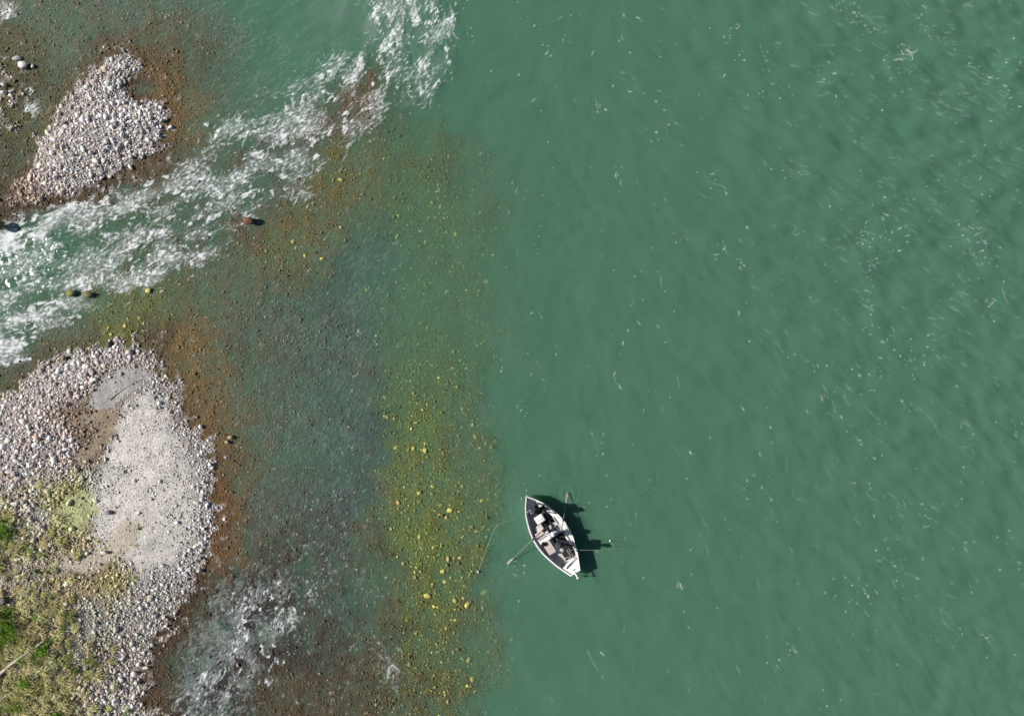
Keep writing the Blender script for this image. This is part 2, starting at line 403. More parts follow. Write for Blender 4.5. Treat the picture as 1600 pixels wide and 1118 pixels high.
def ground_mat():
    m, nt, out = new_mat('river_bed_gravel')
    b = N(nt, 'ShaderNodeBsdfPrincipled')
    a = N(nt, 'ShaderNodeAttribute', attribute_name='tone')
    tc = N(nt, 'ShaderNodeTexCoord')
    n1 = N(nt, 'ShaderNodeTexNoise'); n1.inputs['Scale'].default_value = 9; n1.inputs['Detail'].default_value = 8; n1.inputs['Roughness'].default_value = 0.7
    v1 = N(nt, 'ShaderNodeTexVoronoi'); v1.inputs['Scale'].default_value = 14; v1.inputs['Randomness'].default_value = 1
    nt.links.new(tc.outputs['Object'], n1.inputs['Vector']); nt.links.new(tc.outputs['Object'], v1.inputs['Vector'])
    mr = N(nt, 'ShaderNodeMapRange'); mr.inputs['From Min'].default_value = 0.3; mr.inputs['From Max'].default_value = 0.7
    mr.inputs['To Min'].default_value = 0.62; mr.inputs['To Max'].default_value = 1.15
    nt.links.new(n1.outputs['Fac'], mr.inputs['Value'])
    sp = N(nt, 'ShaderNodeSeparateColor'); nt.links.new(v1.outputs['Color'], sp.inputs[0])
    m2 = N(nt, 'ShaderNodeMapRange'); m2.inputs['To Min'].default_value = 0.8; m2.inputs['To Max'].default_value = 1.12
    nt.links.new(sp.outputs[0], m2.inputs['Value'])
    mul = N(nt, 'ShaderNodeMath', operation='MULTIPLY'); nt.links.new(mr.outputs[0], mul.inputs[0]); nt.links.new(m2.outputs[0], mul.inputs[1])
    mx = N(nt, 'ShaderNodeVectorMath', operation='SCALE'); nt.links.new(a.outputs['Color'], mx.inputs[0]); nt.links.new(mul.outputs[0], mx.inputs['Scale'])
    nt.links.new(mx.outputs[0], b.inputs['Base Color'])
    b.inputs['Roughness'].default_value = 0.85; b.inputs['Specular IOR Level'].default_value = 0.25
    bp = N(nt, 'ShaderNodeBump'); bp.inputs['Strength'].default_value = 0.6; bp.inputs['Distance'].default_value = 0.02
    ad = N(nt, 'ShaderNodeMath', operation='SUBTRACT'); nt.links.new(n1.outputs['Fac'], ad.inputs[0]); nt.links.new(v1.outputs['Distance'], ad.inputs[1])
    nt.links.new(ad.outputs[0], bp.inputs['Height']); nt.links.new(bp.outputs[0], b.inputs['Normal'])
    nt.links.new(b.outputs[0], out.inputs['Surface'])
    return m

xs = axis_lines(-60, 930, 2.5, -60000, 60000)
ys = axis_lines(-40, 1160, 2.4, -60000, 60000)
GX, GY = np.meshgrid(xs, ys)
GZ = bed_z(GX, GY)
gc, gw = bed_color(GX, GY, GZ)
sand_g = shepard(GX, GY, SAND, 14.0)[..., 0]
gc = gc * (1 - np.array([.14, .0, .15]) * (sstep(575, 650, ledge_x(GX, GY)) * gw)[..., None])
gpt = np.clip(sum(patches(GX, GY)), 0, 1)[..., None]
gc = gc * (1 - 0.45 * (1 - gpt) * (1 - gw[..., None])) * (1 - .28 * gw[..., None])      # bed colour darkened for shaded gaps between the stones
ground_me = grid_mesh('river_bed', xs, ys, GZ)
vattr(ground_me, 'tone', gc.reshape(-1, 3), 'FLOAT_VECTOR')
ground = link_mesh('river_bed', ground_me, ground_mat())
tag(ground, 'gravel river bed rising into pale bars along the bank', 'river bed', kind='structure')

# ------------------------------------------------------------------ stones
def stone_mesh(name, seed, sub=2, flat=0.62, angular=0.25):
    bm = bmesh.new()
    bmesh.ops.create_icosphere(bm, subdivisions=sub, radius=0.5)
    r = np.random.default_rng(seed)
    ax = np.array([r.uniform(.85, 1.25), r.uniform(.7, .95), flat])
    planes = [(Vector(r.normal(size=3)).normalized(), r.uniform(0.27, 0.42)) for _ in range(9)]
    for v in bm.verts:
        p = v.co.copy()
        for n, d in planes:
            e = p.dot(n) - d
            if e > 0:
                p -= n * e * 0.85
        p += Vector(r.normal(size=3)) * 0.012
        v.co = Vector((p.x * ax[0], p.y * ax[1], p.z * ax[2]))
    me = bpy.data.meshes.new(name)
    bm.to_mesh(me); bm.free()
    me.polygons.foreach_set('use_smooth', [True] * len(me.polygons))
    return me
NPROTO = 7
protos = bpy.data.collections.new('stone_shapes')       # not linked: only a source of shapes
for k in range(NPROTO):
    me = stone_mesh('stone_shape', 100 + k)
    me.materials.append(M_stone_i)
    protos.objects.link(bpy.data.objects.new('stone_shape_%d' % k, me))
single_shapes = []
for k in range(NPROTO):
    me = stone_mesh('cobble', 200 + k)
    me.materials.append(M_stone_o)
    single_shapes.append(me)

def instancer(name, co, rot, scl, idx, tone, collection):
    me = bpy.data.meshes.new(name)
    me.vertices.add(len(co))
    me.vertices.foreach_set('co', co.astype(np.float32).ravel())
    vattr(me, 'rot', rot, 'FLOAT_VECTOR'); vattr(me, 'scl', scl, 'FLOAT_VECTOR'); vattr(me, 'idx', idx, 'INT')
    vattr(me, 'tone', tone, 'FLOAT_VECTOR')
    o = link_mesh(name, me)
    ng = bpy.data.node_groups.new(name + '_scatter', 'GeometryNodeTree')
    ng.interface.new_socket('Geometry', in_out='INPUT', socket_type='NodeSocketGeometry')
    ng.interface.new_socket('Geometry', in_out='OUTPUT', socket_type='NodeSocketGeometry')
    gi = ng.nodes.new('NodeGroupInput'); go = ng.nodes.new('NodeGroupOutput')
    iop = ng.nodes.new('GeometryNodeInstanceOnPoints')
    ci = ng.nodes.new('GeometryNodeCollectionInfo')
    ci.inputs['Collection'].default_value = collection
    ci.inputs['Separate Children'].default_value = True
    ci.inputs['Reset Children'].default_value = True
    def na(n, t):
        a = ng.nodes.new('GeometryNodeInputNamedAttribute'); a.data_type = t; a.inputs['Name'].default_value = n
        return a.outputs['Attribute']
    ng.links.new(gi.outputs[0], iop.inputs['Points'])
    ng.links.new(ci.outputs[0], iop.inputs['Instance'])
    iop.inputs['Pick Instance'].default_value = True
    ng.links.new(na('idx', 'INT'), iop.inputs['Instance Index'])
    ng.links.new(na('rot', 'FLOAT_VECTOR'), iop.inputs['Rotation'])
    ng.links.new(na('scl', 'FLOAT_VECTOR'), iop.inputs['Scale'])
    ng.links.new(iop.outputs[0], go.inputs[0])
    md = o.modifiers.new('scatter', 'NODES'); md.node_group = ng
    return o

def jitter_grid(x0, x1, y0, y1, step, r):
    gx, gy = np.meshgrid(np.arange(x0, x1, step), np.arange(y0, y1, step))
    gx = gx + (np.arange(gx.shape[0]) % 2)[:, None] * step * 0.5
    return (gx + r.uniform(-.42, .42, gx.shape) * step).ravel(), (gy + r.uniform(-.42, .42, gy.shape) * step).ravel()

def scatter(step, smin, smax, seed, kind):
    """kind 'big': cobbles; 'mid': fist stones; 'small': pebbles on the dry bars"""
    r = np.random.default_rng(seed)
    px, py = jitter_grid(-40, 920, -30, 1150, step, r)
    z = bed_z(px, py)
    land = sstep(-.02, .06, z)
    big = shepard(px, py, BIG, 16.0)[..., 0]
    sand = shepard(px, py, SAND, 14.0)[..., 0]
    gr = shepard(px, py, GRASS, 16.0)[..., 0]
    sand = np.where((px < 330) & (py > 530), sand * .4, 0); gr = np.where((px < 330) & (py > 700), gr, 0)
    fl, da, al, fi, lo_ = patches(px, py)
    silt_ = fi * sstep(-.30, .15, fbm(px / 34.0, py / 34.0, 3, 611) + .30 - .009 * np.abs(px - 214 - .08 * (py - 640)))
    bare = np.clip(silt_ * .92 + fl * 1.0 + da * .8 + al * .75 + lo_ * .7, 0, 1)
    if kind == 'big':
        p = land * np.clip(big * 1.25 - gr * .6, 0.012, 1) * (1 - bare * .97) * (1 - .9 * fi) + (1 - land) * (0.22 * sstep(-1.0, -.4, z))
    elif kind == 'mid':
        p = land * np.clip(0.95 - sand - gr * .45, 0.03, 1) * (1 - bare * .96) * (1 - .85 * fi) + (1 - land) * 0.95 * sstep(-1.0, -.6, z)
    else:
        p = land * np.clip(1 - gr * .4, 0.1, 1) * (1 - bare * .85) + (1 - land) * 0.55 * sstep(-.5, -.2, z)
    keep = r.uniform(size=px.shape) < p
    px, py, z, land = px[keep], py[keep], z[keep], land[keep]
    n = len(px)
    c, w = bed_color(px, py, z)
    lxp = ledge_x(px, py)
    size = smin + (smax - smin) * r.uniform(size=n) ** 2.2
    size = np.where(w > .5, np.minimum(size, .30) * np.where(lxp > 600, .74, .62), size)
    val = np.exp(r.normal(0, .33, n) * np.where(w > .5, .8, 1.0))
    val = val * np.where(w > .5, 1.0, 1.08)
    hue = r.normal(0, .035, (n, 3))
    tone = np.clip(c * val[:, None] * (1 + hue), 0.008, .80)
    dk = (r.uniform(size=n) < .07) & (w < .5); tone[dk] *= np.array([.50, .46, .42])
    tn = (r.uniform(size=n) < .12) & (w < .5); tone[tn] *= np.array([.92, .80, .68])
    # a share of algae-yellow and of pale stones among the drowned ones
    u = r.uniform(size=n)
    ye = (u < .15 * sstep(570, 660, lxp)) & (w > .5) & (py > 230)
    lg = (lxp > 600) & (w > .5); tone[lg] *= np.array([.86, .98, .85])
    tone[ye] = np.array([.33, .33, .085]) * np.exp(r.normal(0, .35, ye.sum()))[:, None]
    pa = (u > .985) & (w > .5) & (px < 600)
    tone[pa] = np.array([.36, .33, .29]) * np.exp(r.normal(0, .2, pa.sum()))[:, None]
    rot = np.stack([r.normal(0, .28, n), r.normal(0, .28, n), r.uniform(0, 6.283, n)], 1)
    scl = size[:, None] * np.stack([np.exp(r.normal(0, .15, n)), np.exp(r.normal(0, .15, n)), np.exp(r.normal(0, .22, n))], 1)
    scl[:, 2] *= np.where(w > .5, .6, 1.0)
    zc = z + size * np.where(w > .5, 0.10 + r.uniform(-.08, .08, n), 0.12 + r.uniform(-.08, .1, n))
    co = np.stack([(px - 800) * S, (559 - py) * S, zc], 1)
    return dict(px=px, py=py, z=z, w=w, size=size, co=co, rot=rot, scl=scl, tone=tone, idx=r.integers(0, NPROTO, n), n=n)

big = scatter(7.4, .11, .36, 11, 'big')
mid = scatter(4.2, .08, .22, 12, 'mid')
small = scatter(2.7, .035, .10, 13, 'small')

# the largest dry cobbles become single stones
order = np.argsort(-big['size'] * (big['w'] < .4) * (big['px'] > 2) * (big['py'] > 2) * (big['py'] < 1116))
up = [i for i in order if big['py'][i] < 345 and big['w'][i] < .4][:110]
lo = [i for i in order if big['py'][i] > 500 and big['py'][i] < 860 and big['px'][i] > 2 and big['w'][i] < .4][:110]
single = set(up) | set(lo)
for grp, lab, ids in (('pale cobbles on the upper gravel bar', 'pale grey dry cobble on the gravel bar above the white rapids', up),
                      ('pale cobbles on the lower gravel bar', 'pale grey dry cobble on the gravel bar below the white rapids', lo)):
    for i in ids:
        o = bpy.data.objects.new('cobble', single_shapes[int(big['idx'][i])])
        col.objects.link(o)
        o.location = big['co'][i]; o.rotation_euler = big['rot'][i]; o.scale = big['scl'][i]
        o.color = tuple(big['tone'][i]) + (1,)
        tag(o, lab, 'stone', grp)
restm = np.array([i not in single for i in range(big['n'])])
cob = instancer('river_cobbles', big['co'][restm], big['rot'][restm], big['scl'][restm], big['idx'][restm], big['tone'][restm], protos)
tag(cob, 'mixed rounded cobbles strewn over the bars and shallow bed', 'cobbles', kind='stuff')
st2 = {k: np.concatenate([mid[k], small[k]]) for k in ('co', 'rot', 'scl', 'idx', 'tone')}
grv = instancer('gravel', st2['co'], st2['rot'], st2['scl'], st2['idx'], st2['tone'], protos)
tag(grv, 'fine gravel and pebbles between the cobbles', 'gravel', kind='stuff')

# yellow stones on the drowned ledge
YEL = [(760,439,9),(664,703,8),(664,693,6),(646,700,7),(655,770,8),(703,797,10),(687,804,6),(697,808,6),(753,782,8),(762,780,5),(771,636,6),(738,664,7),(742,682,7),(737,893,6),
 (700,873,9),(718,871,6),(692,892,9),(668,930,10),(757,927,13),(731,944,13),(711,938,8),(695,908,7),(724,934,6),(678,947,6),(684,948,5),(676,912,6),(711,968,6),(698,981,7),(732,1031,9),(739,1060,9),
 (680,340,5),(697,362,6),(711,365,6),(664,377,6),(750,331,6),(533,281,9),(458,377,8),(532,355,5),(462,387,6),(476,399,6),(503,404,9),(232,454,10),(218,497,6),(196,509,7),(224,505,5),(170,512,6),(174,522,6),
 (748,454,5),(622,785,7),(640,812,6),(655,838,7),(630,880,6),(648,893,5),(722,760,6),(744,830,6),(676,760,6),(618,700,6),(660,640,6),(685,590,6),(707,575,5),(750,700,6),(690,850,6),(705,905,5)]
ry = np.random.default_rng(31)
for (x, y, s) in YEL:
    zb = float(bed_z(np.array([x]), np.array([y]))[0])
    o = bpy.data.objects.new('yellow_stone', single_shapes[ry.integers(0, NPROTO)])
    col.objects.link(o)
    sz = s * S * 1.05
    o.location = P(x, y, 0); o.location.z = zb + sz * .12
    o.rotation_euler = (ry.normal(0, .2), ry.normal(0, .2), ry.uniform(0, 6.28))
    o.scale = (sz, sz * ry.uniform(.8, 1.15), sz * .55)
    t = np.array([.47, .43, .12]) * math.exp(ry.normal(0, .12))
    if ry.uniform() < .10: t = np.array([.46, .34, .13])
    o.color = (t[0], t[1], t[2], 1)
    if y < 530 and x < 545:
        tag(o, 'yellow algae coated stone at the edge of the white rapids', 'stone', 'yellow stones along the rapids')
    else:
        tag(o, 'yellow algae coated stone on the drowned ledge beside the deep water', 'stone', 'yellow stones on the drowned ledge')

def boulder(px, py, w, h, tone, lab, name='boulder', lift=.3, rz=0.0, shape=0, flat=.9):
    zb = float(bed_z(np.array([px]), np.array([py]))[0])
    zb = max(zb, -.25)
    o = bpy.data.objects.new(name, single_shapes[shape])
    col.objects.link(o)
    o.location = P(px, py, 0); o.location.z = zb + lift * h * S
    o.scale = (w * S, h * S, min(w, h) * S * flat * 1.3)
    o.rotation_euler = (0.1, -.1, rz)
    o.color = tuple(tone) + (1,)
    tag(o, lab, 'boulder')
    return o
boulder(38, 103, 17, 14, (.62,.61,.57), 'large bright white boulder at the head of the upper gravel bar', shape=1)
boulder(52, 104, 7, 9, (.58,.57,.53), 'small white rock leaning against the bright white boulder', shape=2)
boulder(27, 92, 16, 12, (.36,.35,.33), 'flat grey boulder just above the bright white boulder', shape=3, lift=.12)
boulder(9, 134, 9, 8, (.60,.58,.53), 'white rock with a black shadow below the bright white boulder', shape=4, lift=.4)
boulder(8, 146, 12, 9, (.50,.50,.50), 'pale grey rock beside the little cascade', shape=0)
boulder(5, 354, 20, 24, (.16,.13,.08), 'dark brown round boulder standing in white water', shape=5, lift=.45)
boulder(392, 346, 17, 17, (.14,.06,.03), 'rust red boulder breaking the surface of the rapids', shape=6, lift=.4)
boulder(112, 458, 20, 15, (.20,.19,.05), 'olive boulder just awash among the foam', shape=2, lift=.3)
boulder(138, 460, 18, 14, (.15,.14,.06), 'dark olive boulder awash beside the olive one', shape=1, lift=.3)
boulder(361, 683, 9, 9, (.36,.28,.17), 'tan rock standing on the rust brown shore', shape=3, lift=.4)
boulder(356, 690, 8, 7, (.40,.32,.2), 'tan rock touching its twin on the rust brown shore', shape=4, lift=.4)
boulder(103, 560, 10, 10, (.26,.18,.10), 'brown rock on the upstream lip of the lower bar', shape=0, lift=.4)
boulder(173, 858, 11, 8, (.62,.58,.53), 'white angular rock on the sandy flat near the grass', shape=6, lift=.4)
boulder(178, 797, 13, 10, (.20,.20,.22), 'dark slate rock on the pale fine gravel', shape=5, lift=.15)
boulder(27, 928, 14, 16, (.10,.085,.085), 'dark weathered stump like rock amid dry grass', shape=2, lift=.3)
boulder(116, 935, 9, 7, (.6,.58,.54), 'white stone at the edge of the dry grass', shape=1, lift=.4)
boulder(313, 890, 8, 8, (.56,.50,.44), 'cream stone on the dark brown shore', shape=0, lift=.4)
boulder(231, 1041, 7, 6, (.62,.58,.52), 'cream stone at the foot of the lower bar by the side chute', shape=3, lift=.4)

# ------------------------------------------------------------------ water
WX = axis_lines(-40, 1640, 1.7, -1500, 9000, 1.6)
WY = axis_lines(-30, 1150, 1.7, -9000, 9000, 1.6)
X, Y = np.meshgrid(WX, WY)
ANG = [(0,440,15),(120,400,22),(250,330,28),(400,260,30),(520,170,38),(620,90,52),(680,20,62),(340,100,35),(200,40,30),(60,150,40),(480,430,40),(560,450,62),(560,600,70),(540,750,82),(520,900,88),
 (600,1030,108),(480,1050,95),(370,970,70),(320,1060,60),(660,300,70),(660,600,80),(680,900,95),(760,200,70),(800,600,100),(900,300,120),(900,900,115),(1100,200,150),(1200,600,130),(1300,900,125),(1500,200,155),(1500,500,148),(1550,800,135),(1100,1000,125),(720,60,65)]
th = shepard(X, Y, [(a, b, math.cos(math.radians(2 * c)), math.sin(math.radians(2 * c))) for a, b, c in ANG], 40.0)
ang = 0.5 * np.arctan2(th[..., 1], th[..., 0])
fx, fy = np.cos(ang), -np.sin(ang)          # in pixel axes (y down)

def near_line(px, py, pts):
    """max over polyline segments of density * falloff; pts = (x, y, half_width, density)"""
    best = np.zeros(px.shape)
    for (x0, y0, w0, d0), (x1, y1, w1, d1) in zip(pts[:-1], pts[1:]):
        L2 = (x1 - x0) ** 2 + (y1 - y0) ** 2 + 1e-6
        t = np.clip(((px - x0) * (x1 - x0) + (py - y0) * (y1 - y0)) / L2, 0, 1)
        d = np.hypot(px - x0 - t * (x1 - x0), py - y0 - t * (y1 - y0))
        w = w0 + t * (w1 - w0); dn = d0 + t * (d1 - d0)
        best = np.maximum(best, dn * (1 - sstep(0.2, 1.25, d / w)))
    return best

wob = 22 * fbm(X / 60.0, Y / 60.0, 3, 5); wob2 = 22 * fbm(X / 60.0, Y / 60.0, 3, 6)
xw, yw = X + wob, Y + wob2
F = near_line(xw, yw, [(-60,455,125,.36),(0,445,125,.36),(120,410,105,.33),(230,360,98,.28),(330,310,92,.28),(420,245,95,.30),(500,185,92,.28),(580,130,86,.24),(640,95,84,.24),(665,40,78,.25),(650,-40,78,.25)])
F = np.maximum(F, near_line(xw, yw, [(-60,385,26,.95),(0,383,26,.95),(40,370,24,.95),(90,335,24,.85),(150,320,24,.7),(210,305,22,.6),(280,290,20,.5),(340,300,22,.45)]))
F = np.maximum(F, near_line(xw, yw, [(-60,545,36,.8),(15,535,34,.8),(50,500,30,.65),(110,470,28,.5),(170,430,30,.45)]))
F = np.maximum(F, near_line(xw, yw, [(150,440,30,.5),(230,420,30,.5),(300,400,24,.4)]))
F = np.maximum(F, near_line(xw, yw, [(350,210,30,.42),(420,210,30,.45),(470,190,30,.4)]))
F = np.maximum(F, near_line(xw, yw, [(590,10,34,.5),(620,40,30,.45),(650,90,26,.4),(640,150,20,.3)]))
F = np.maximum(F, near_line(xw, yw, [(62,135,9,.5),(50,160,12,.85),(48,178,12,.7),(30,180,10,.4)]))
F = np.maximum(F, near_line(xw, yw, [(-30,20,28,.6),(8,18,24,.6),(20,40,18,.2)]))
F = np.maximum(F, near_line(xw, yw, [(350,915,40,.15),(390,950,56,.22),(380,1010,60,.22),(330,1070,60,.20),(290,1130,60,.20)]))
F = np.maximum(F, near_line(xw, yw, [(430,930,16,.36),(440,970,20,.45),(425,1020,18,.32),(415,1060,16,.2)]))
F = np.maximum(F, near_line(X, Y, [(505,800,30,.06),(500,850,40,.09),(470,940,40,.12),(470,1000,36,.10)]))  # weights for vertical glints painted as white strokes, here and just below
F = np.maximum(F, near_line(X, Y, [(585,985,12,.10),(600,1030,16,.24),(625,1070,14,.14)]))
F = np.maximum(F, near_line(X, Y, [(560,480,26,.03),(540,640,26,.03),(540,760,30,.05)]))
deep_base = .010 + .035 * sstep(1000, 1600, X) * sstep(1000, 100, Y) + .008 * sstep(1050, 1500, X)
patch = sstep(-.05, .55, fbm(X / 130.0, Y / 170.0, 3, 91))
F = np.maximum(F, deep_base * (0.25 + 2.2 * patch) * sstep(700, 820, X))
F = np.maximum(F, .012 * sstep(560, 620, X))
F = np.maximum(F, near_line(xw, yw, [(1520,60,40,.05),(1560,110,40,.10),(1590,160,30,.08)]))
F = np.maximum(F, near_line(xw, yw, [(1500,440,20,.04),(1545,465,24,.08),(1590,480,24,.06)]))

bedW = bed_z(X, Y)
def sample(A, ii, jj):
    ii = np.clip(ii, 0, A.shape[0] - 1.001); jj = np.clip(jj, 0, A.shape[1] - 1.001)
    i0 = ii.astype(int); j0 = jj.astype(int); a = ii - i0; b = jj - j0
    return (A[i0, j0] * (1 - a) + A[i0 + 1, j0] * a) * (1 - b) + (A[i0, j0 + 1] * (1 - a) + A[i0 + 1, j0 + 1] * a) * b
II, JJ = np.meshgrid(np.arange(X.shape[0]), np.arange(X.shape[1]), indexing='ij')
def lic(A, length, step=1.0):
    acc = A.copy(); n = 1
    for k in range(1, int(length / step) + 1):
        for s in (-1, 1):
            acc += sample(A, II + s * k * step * fy, JJ + s * k * step * fx); n += 1
    return acc / n
def norm01(A):
    f = np.sort(A[::7, ::7].ravel())
    return np.searchsorted(f, A.ravel()).reshape(A.shape) / len(f)
def z1(A): return (A - A.mean()) / A.std()
def unit(seed): return z1(np.random.default_rng(seed).normal(size=X.shape))
wx2 = X + 7 * fbm(X / 17.0, Y / 17.0, 3, 15, .6); wy2 = Y + 7 * fbm(X / 17.0, Y / 17.0, 3, 16, .6)
def threads(scale, seed, wx=None, wy=None):
    n = fbm(wx2 / scale, wy2 / scale, 2, seed, .5)
    return 1 - np.abs(n) * 3.2
r1 = lic(threads(34.0, 21), 2); r2 = threads(19.0, 25); r3 = lic(threads(11.0, 29), 2); r4 = threads(7.0, 35)
rid = ridged(wx2 / 21.0, wy2 / 21.0, 4, 21, .62)
pick = z1(lic(fbm(X / 22.0, Y / 22.0, 2, 45), 4)); pick2 = z1(fbm(X / 15.0, Y / 15.0, 2, 49))
def keepw(r, p): return np.maximum(r, -1.0) * .5 + .5 + .22 * p      # threads fade in and out along their length
web = np.maximum(np.maximum(keepw(r1, pick), keepw(r2, pick2) - .04), np.maximum(keepw(r3, -pick) - .08, keepw(r4, -pick2) - .14))
lumps = z1(lic(fbm(X / 30.0, Y / 30.0, 3, 28), 10))
streak = z1(lic(unit(5), 6)); fine = z1(lic(unit(6), 1.0)); grain = unit(8)
Nf = norm01(z1(web) + .35 * lumps + .22 * fine + .32 * streak)
lines = np.maximum(ridged(xw / 120.0, yw / 150.0, 2, 71, .5), ridged(xw / 75.0 + 9, yw / 95.0, 2, 75, .5) * .93)
lines = sstep(.66, .95, lines) * sstep(-.25, .45, fbm(X / 60., Y / 60., 2, 79))
sp_ = norm01(.9 * z1(np.maximum(threads(14., 81), threads(22., 83))) + .5 * streak + .5 * fine + .55 * grain)
isr = sstep(.05, .16, F)
F = F * isr + (1 - isr) * F * (.10 + 2.2 * lines)
Nf = Nf * isr + sp_ * (1 - isr)
inner = (X > -38) & (X < 1638) & (Y > -28) & (Y < 1148)
def strokes(n, weight, lmin, lmax, jit, curve, power, seed, wide=0.0, turn=0.0):
    """short curved strokes along the current: foam wisps, painted glints and ripple light"""
    r = np.random.default_rng(seed)
    acc = np.zeros(X.shape)
    w = np.where(inner & (bedW < .03), weight, 0).ravel()
    cw_ = np.cumsum(w); tot = cw_[-1]
    c = np.searchsorted(cw_, r.uniform(0, tot, n))
    i = (c // X.shape[1]).astype(float) + r.uniform(-.5, .5, n); j = (c % X.shape[1]).astype(float) + r.uniform(-.5, .5, n)
    a0 = ang.ravel()[c] + r.normal(0, 1, n) * jit + turn
    a0 = a0 + np.where(r.uniform(size=n) < .5, math.pi, 0)
    k = r.normal(0, curve, n); k2 = r.normal(0, curve * .25, n)
    L = lmin + (lmax - lmin) * r.uniform(size=n) ** 2.5
    amp = r.uniform(.25, 1, n) ** power
    steps = int(lmax / .7) + 1
    a_ = a0.copy()
    for q in range(steps):
        t = q * .7
        on = t < L
        i = i - np.sin(a_) * .7; j = j + np.cos(a_) * .7
        a_ = a_ + (k + k2 * q * .3) * .7
        f = amp * np.sin(np.clip((t + .6) / (L + 1.2), 0, 1) * math.pi) ** .6 * on
        ii = np.clip(i, 0, X.shape[0] - 2.01); jj = np.clip(j, 0, X.shape[1] - 2.01)
        i0 = ii.astype(int); j0 = jj.astype(int); u = ii - i0; v = jj - j0
        for (di, dj, ww) in ((0, 0, (1 - u) * (1 - v)), (1, 0, u * (1 - v)), (0, 1, (1 - u) * v), (1, 1, u * v)):
            np.maximum.at(acc, (i0 + di, j0 + dj), f * np.minimum(ww * (1.6 + wide), 1))
    return acc
soft = .02 + .45 * np.clip(F, 0, 1)
lace = np.clip((Nf - (1 - F * .95)) / (.06 + .55 * np.clip(F, 0, 1)), 0, 1) * isr
patchy = np.clip(.40 + .55 * lumps + .5 * z1(fbm(X / 55., Y / 55., 2, 145)), 0, 2.2)
Fr = F * isr * patchy
W1 = strokes(5600, Fr ** 1.3, 3, 13, .38, .06, 1.0, 301)
W2 = strokes(6500, Fr ** 1.1, 1, 4.5, .9, .2, 1.1, 302)
W3 = strokes(1400, Fr ** 1.7, 5, 18, .26, .05, .6, 303, .6)
rag = .40 + .60 * sstep(-1.1, .7, .8 * fine + .6 * grain)           # torn, bubbly edges
foam = np.clip(np.maximum(np.maximum(.92 * W1, .90 * W2), np.maximum(1.0 * W3, lace * 1.12)) * rag, 0, 1)
foam = np.maximum(foam, np.clip((F - .38) * 2.4, 0, 1) * (.55 + .45 * sstep(-1.2, .8, z1(web) + .5 * fine)) * sstep(-1.6, .0, lumps + .3 * streak))
haze_ = .36 * isr * sstep(-.9, 1.3, lumps + .25 * streak) * np.clip(F * 2.6, 0, 1)
haze_ = np.maximum(haze_, .34 * near_line(xw, yw, [(480,60,60,.35),(560,20,70,.8),(630,40,60,.9),(660,100,50,.6),(640,-30,60,.9)]) * (.55 + .45 * sstep(-1, 1, lumps)))
foam = np.maximum(foam, haze_)
Fd = np.minimum(F, .03) * (1 - isr) * inner
G1 = strokes(640, Fd ** 1.4, 1, 6, .35, .12, 1.2, 311)  # white flecks, partly foam and partly painted sun sparkle
G2 = strokes(1000, Fd ** 1.6, .5, 1.2, 1.2, .1, 1.4, 312)
G1 = G1 * (.5 + .5 * sstep(-1, .5, grain)); up_r = sstep(1000, 1600, X) * sstep(900, 0, Y) * sstep(-.1, .5, fbm(X / 90., Y / 60., 3, 99)) + .25 * sstep(1000, 1500, X) * sstep(.1, .5, fbm(X / 90., Y / 60., 3, 98))
G3 = strokes(650, up_r, 3, 12, .25, .025, 1.0, 313) * .42
G5 = strokes(4200, sstep(620, 560, X) * sstep(-.02, -.06, bedW) * (1 - isr) * sstep(-.3, .4, fbm(X / 50., Y / 70., 3, 171)), 1.5, 6, .25, .06, 1.2, 315) * .30  # faint strokes painted in for light on the shallow ripples
spark = np.exp(-((X - 480) / 75.) ** 2 - ((Y - 900) / 95.) ** 2) + np.exp(-((X - 555) / 40.) ** 2 - ((Y - 780) / 90.) ** 2) * .5 + .9 * np.exp(-((X - 605) / 26.) ** 2 - ((Y - 1035) / 45.) ** 2) + .35 * np.exp(-((X - 520) / 90.) ** 2 - ((Y - 1040) / 80.) ** 2)
G7 = .75 * strokes(420, spark * sstep(-.01, -.04, bedW) * sstep(-.3, .3, fbm(X / 28., Y / 28., 2, 175)), .5, 2.4, .3, .08, 1.1, 317)  # sun glints painted as tiny white strokes
pool = np.exp(-((X - 365 + .28 * (Y - 1000)) / 62.) ** 4 - ((Y - 1010) / 105.) ** 4) * sstep(-.005, -.03, bedW)
G8 = strokes(2600, pool * sstep(-.45, .35, fbm(X / 22., Y / 22., 3, 177)), 2, 7, .5, .12, .9, 318) * .50
G4 = strokes(1700, sstep(620, 380, X) * sstep(460, 60, Y) * sstep(-.03, -.12, bedW) * (1 - .8 * isr) * 1.0 + .5 * sstep(620, 520, X) * sstep(380, 430, X) * sstep(430, 520, Y) + .8 * np.exp(-((X - 565 + .12 * (Y - 500)) / 38.) ** 2) * sstep(330, 430, Y) * sstep(800, 640, Y), 4, 16, .12, .03, 1.0, 314) * .26  # pale strokes painted in for sky reflected on ripples
G6 = strokes(230, up_r + .35 * lines * sstep(800, 1000, X), 10, 30, .20, .016, .8, 316) * .48 * (.35 + .65 * sstep(-.6, .6, .7 * fine + .7 * lic(grain, 2) * 1.6))
G3 = np.maximum(G3, G6)
foam = np.maximum(foam, np.maximum(np.maximum(G1, G2 * .9), np.maximum(G3, np.maximum(np.maximum(G4, G7), np.maximum(G5, G8)))))  # the foam mask also carries the painted glints and reflections
sky_mottle = sstep(-.5, .9, lic(fbm(X / 75., Y / 55., 4, 161, .55), 14) + .25 * lic(fbm(X / 14., Y / 14., 2, 163), 8))   # pale mottling painted in for sky light on the waves
foam = np.maximum(foam, .105 * sky_mottle * sstep(640, 800, X) + .05 * sky_mottle * sstep(800, 640, X))
